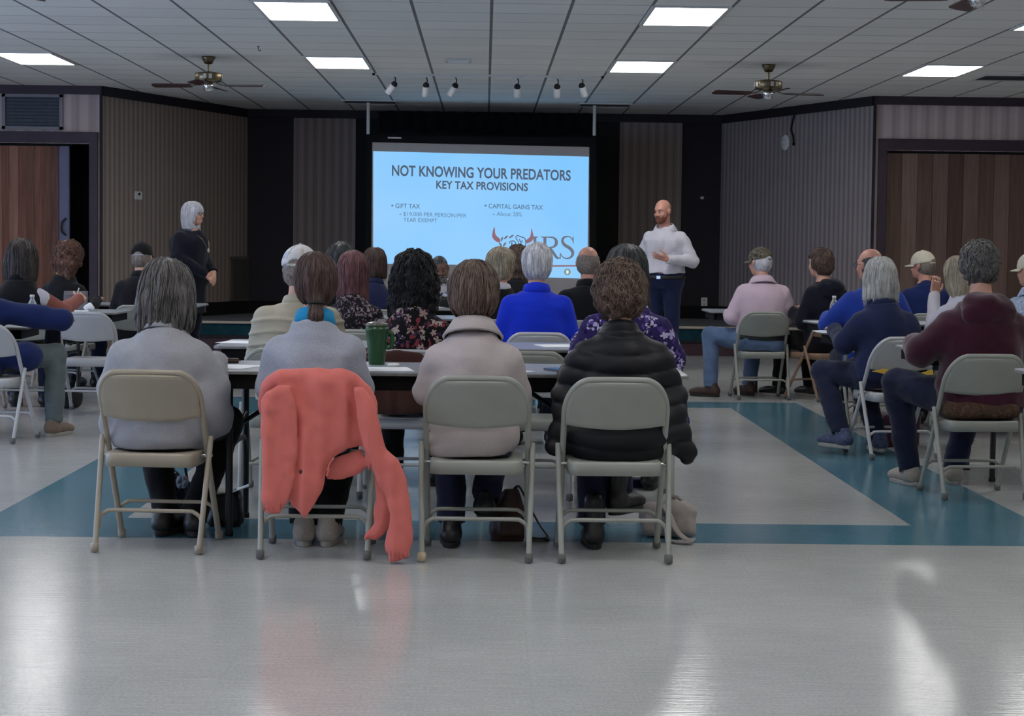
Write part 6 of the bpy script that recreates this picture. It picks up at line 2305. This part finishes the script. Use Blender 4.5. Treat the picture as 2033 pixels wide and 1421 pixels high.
# pen in the writing hand and pen on the far table
p = at(147, 592, 15.19)
o = MB().tube([(0, 0, 0), (.03, .03, .13)], .005, 8).tube([(-.004, -.004, -.018), (0, 0, 0)], [.001, .005], 8).build('pen', 'white')
o.location = (p.x, 15.2, p.z - .05); tag(o, 'white pen held upright in the hand on left', 'pen')
o = MB().tube([(-.03, 0, .006), (.055, 0, .125)], .009, 8).build('marker', 'black'); o.location = (at(866, 612, 17.95).x, 17.95, TT); tag(o, 'black marker leaning before man facing camera', 'marker')


def softbag(label, cat, name, mat, loc, rz, prims, amp=.008, fr=12, h=.008, seed=1):
    f = Fld(h)
    for pr, k in prims: f.add(pr, k)
    f.cut(rbox((0, 0, -.1), (2, 2, .2), .001), .004)
    f.disp(lambda x, y, z: amp * vnoise(x, y, z, fr, seed) + amp * .5 * vnoise(x, y, z, fr * 2.3, seed + 1))
    o = f.build(name, mat); o.location = loc; o.rotation_euler = (0, 0, rz)
    return tag(o, label, cat)


# black bag on the far table
p = at(890, 618, 17.6)
o = softbag('small black bag on table beside man facing camera', 'bag', 'handbag', 'leather_black', (p.x, 17.6, TT), .1, [(rbox((0, 0, .05), (.20, .10, .10), .03), .02)], .005)
# ------------------------------------------------------------------ bags and other things on the floor
M['patent'] = plain('navy_patent_leather', srgb(24, 26, 48), 0.12, var=.3, vscale=9, bump=.5, bscale=14)
p = gz(338, 1036)
o = softbag('shiny dark patent handbag between feet of grey sweatshirt', 'bag', 'handbag', 'patent', (p.x, 8.98, 0), .35,
            [(rbox((0, 0, .10), (.17, .11, .20), .05), .03), (ell((-.03, 0, .21), (.06, .05, .04)), .04)], .012, 16, .007, 5)
fl = MB()
for k in range(6):
    a = k * PI / 3
    fl.lathe([(0, -.003), (.014, -.002), (.016, .002), (0, .005)], (.03 + .018 * math.cos(a), -.064, .185 + .018 * math.sin(a)), 10, Matrix.Rotation(PI / 2, 3, 'X'))
fl.build('rosette', 'knit_grey', o)
MB().tube(spline([(-.07, 0, .17), (-.05, 0, .27), (0, 0, .30), (.05, 0, .27), (.07, 0, .17)], 6), .007, 8).build('strap', 'patent', o)
p = gz(440, 1050)
o = softbag('black tote bag beside the front table leg', 'bag', 'tote_bag', 'leather_black', (p.x, 8.83, 0), .1, [(rbox((0, 0, .075), (.17, .13, .15), .04), .02), (ell((-.02, 0, .14), (.09, .06, .03)), .03)], .012, 10, .008, 8)
MB().box((.03, .0, .155), (.16, .09, .004), Matrix.Rotation(-.35, 3, 'Y')).build('papers', 'white_paper', o)
p = gz(1006, 1083)
o = softbag('dark brown backpack purse on floor between front chairs', 'bag', 'backpack', 'leather_brown', (p.x + .01, 8.47, 0), .2,
            [(prof([(0, 0, 0, .078, .062), (.06, 0, 0, .084, .068), (.13, 0, 0, .070, .055), (.19, .005, 0, .050, .040), (.225, .01, 0, .030, .026)], 2.6), .01), (rbox((0, -.066, .075), (.11, .03, .10), .014), .015)], .005, 14, .007, 3)
MB().tube(spline([(-.03, 0, .21), (-.055, -.01, .215), (-.075, -.02, .20), (-.082, -.02, .185)], 5), .008, 8, flat=(.5, 1.3)).build('strap_end', 'leather_brown', o)
MB().tube(spline([(.03, .02, .225), (.045, .0, .235), (.08, -.01, .17), (.125, -.03, .08), (.165, -.05, .02), (.155, -.07, .008), (.11, -.075, .008), (.075, -.05, .012)], 6), .010, 8, flat=(.45, 1.2)).build('strap', 'leather_black', o)
MB().tube([(-.05, -.083, .112), (.05, -.083, .112)], .003, 6).build('zip', 'brass', o)
M['beige_nylon'] = fabric('beige_grey_nylon', srgb(148, 138, 134), 0.10, rough=.7, bump=.15)
p = gz(1330, 1075)
o = softbag('beige slouchy backpack on floor right of puffer jacket chair', 'bag', 'backpack', 'beige_nylon', (p.x + .01, 8.62, 0), -.25,
            [(rbox((-.03, 0, .07), (.20, .15, .15), .06), .03), (ell((.05, -.01, .115), (.075, .07, .05)), .04), (rbox((.075, -.045, .055), (.10, .07, .09), .03), .02), (rbox((-.06, -.075, .055), (.10, .04, .09), .018), .02)], .012, 13, .007, 4)
MB().tube(spline([(-.02, -.06, .15), (.02, -.11, .11), (.06, -.16, .05), (.11, -.19, .018), (.135, -.20, .02), (.125, -.225, .012), (.07, -.215, .010), (.02, -.18, .012)], 6), .011, 8, flat=(.4, 1.4)).build('strap', 'beige_nylon', o)
MB().box((.085, -.212, .014), (.028, .02, .008), Matrix.Rotation(.2, 3, 'Z'), bev=.002).build('buckle', 'fleece_grey', o)
MB().tube(spline([(-.01, 0, .145), (.0, -.01, .175), (.03, -.01, .182), (.055, 0, .165)], 5), .008, 8).build('loop', 'beige_nylon', o)
p = gz(1806, 897)
softbag('dark maroon tote bag on floor behind maroon hoodie\u2019s leg', 'bag', 'tote_bag', 'maroon', (p.x, 12.75, 0), .1, [(rbox((0, 0, .11), (.26, .14, .22), .03), .02)], .008, 9, .010, 6)
p = gz(1286, 970)
softbag('flat navy bag lying under the second row on right', 'bag', 'tote_bag', 'navy', (p.x, 10.45, 0), .05, [(rbox((0, 0, .02), (.20, .16, .05), .018), .02)], .004, 9, .008, 7)
p = gz(134, 812)
softbag('black handbag under the empty pale chair on left', 'bag', 'handbag', 'leather_black', (p.x, 15.0, 0), .2, [(rbox((0, 0, .08), (.20, .12, .16), .05), .02)], .010, 9, .010, 9)
# seat cushion and folder on the right hand chairs
M['tweed'] = print_fabric('brown_mottled_cloth', srgb(72, 56, 46), [srgb(100, 74, 60), srgb(48, 44, 36), srgb(88, 52, 44)], 40, .5)
R = Matrix.Rotation(CH20.rotation_euler.z, 3, 'Z')
l = CH20.location + R @ Vector((0, -.10, SEAT + .004))
f = Fld(.008)
f.add(rbox((0, 0, .045), (.40, .15, .09), .04), .02); f.disp(lambda x, y, z: .008 * vnoise(x, y, z, 14, 3))
o = f.build('seat_cushion', 'tweed'); o.location = l; o.rotation_euler = CH20.rotation_euler
tag(o, 'brown mottled cushion on seat behind maroon hoodie', 'cushion')
l = CH19.location
R = Matrix.Rotation(CH19.rotation_euler.z, 3, 'Z')
q = l + R @ Vector((0, -.17, SEAT + .06))
o = MB().prism([(-.21, .075), (-.13, .092), (.06, .05), (.20, .085), (.20, .0), (.10, .015)], -.006, .006, Matrix.Rotation(PI / 2, 4, 'X')).build('yellow_folder', 'yellow', bevel=.002)
o.location = q; o.rotation_euler = (0, 0, CH19.rotation_euler.z)
tag(o, 'yellow folder wedged behind silver bobbed person on pale chair', 'folder')
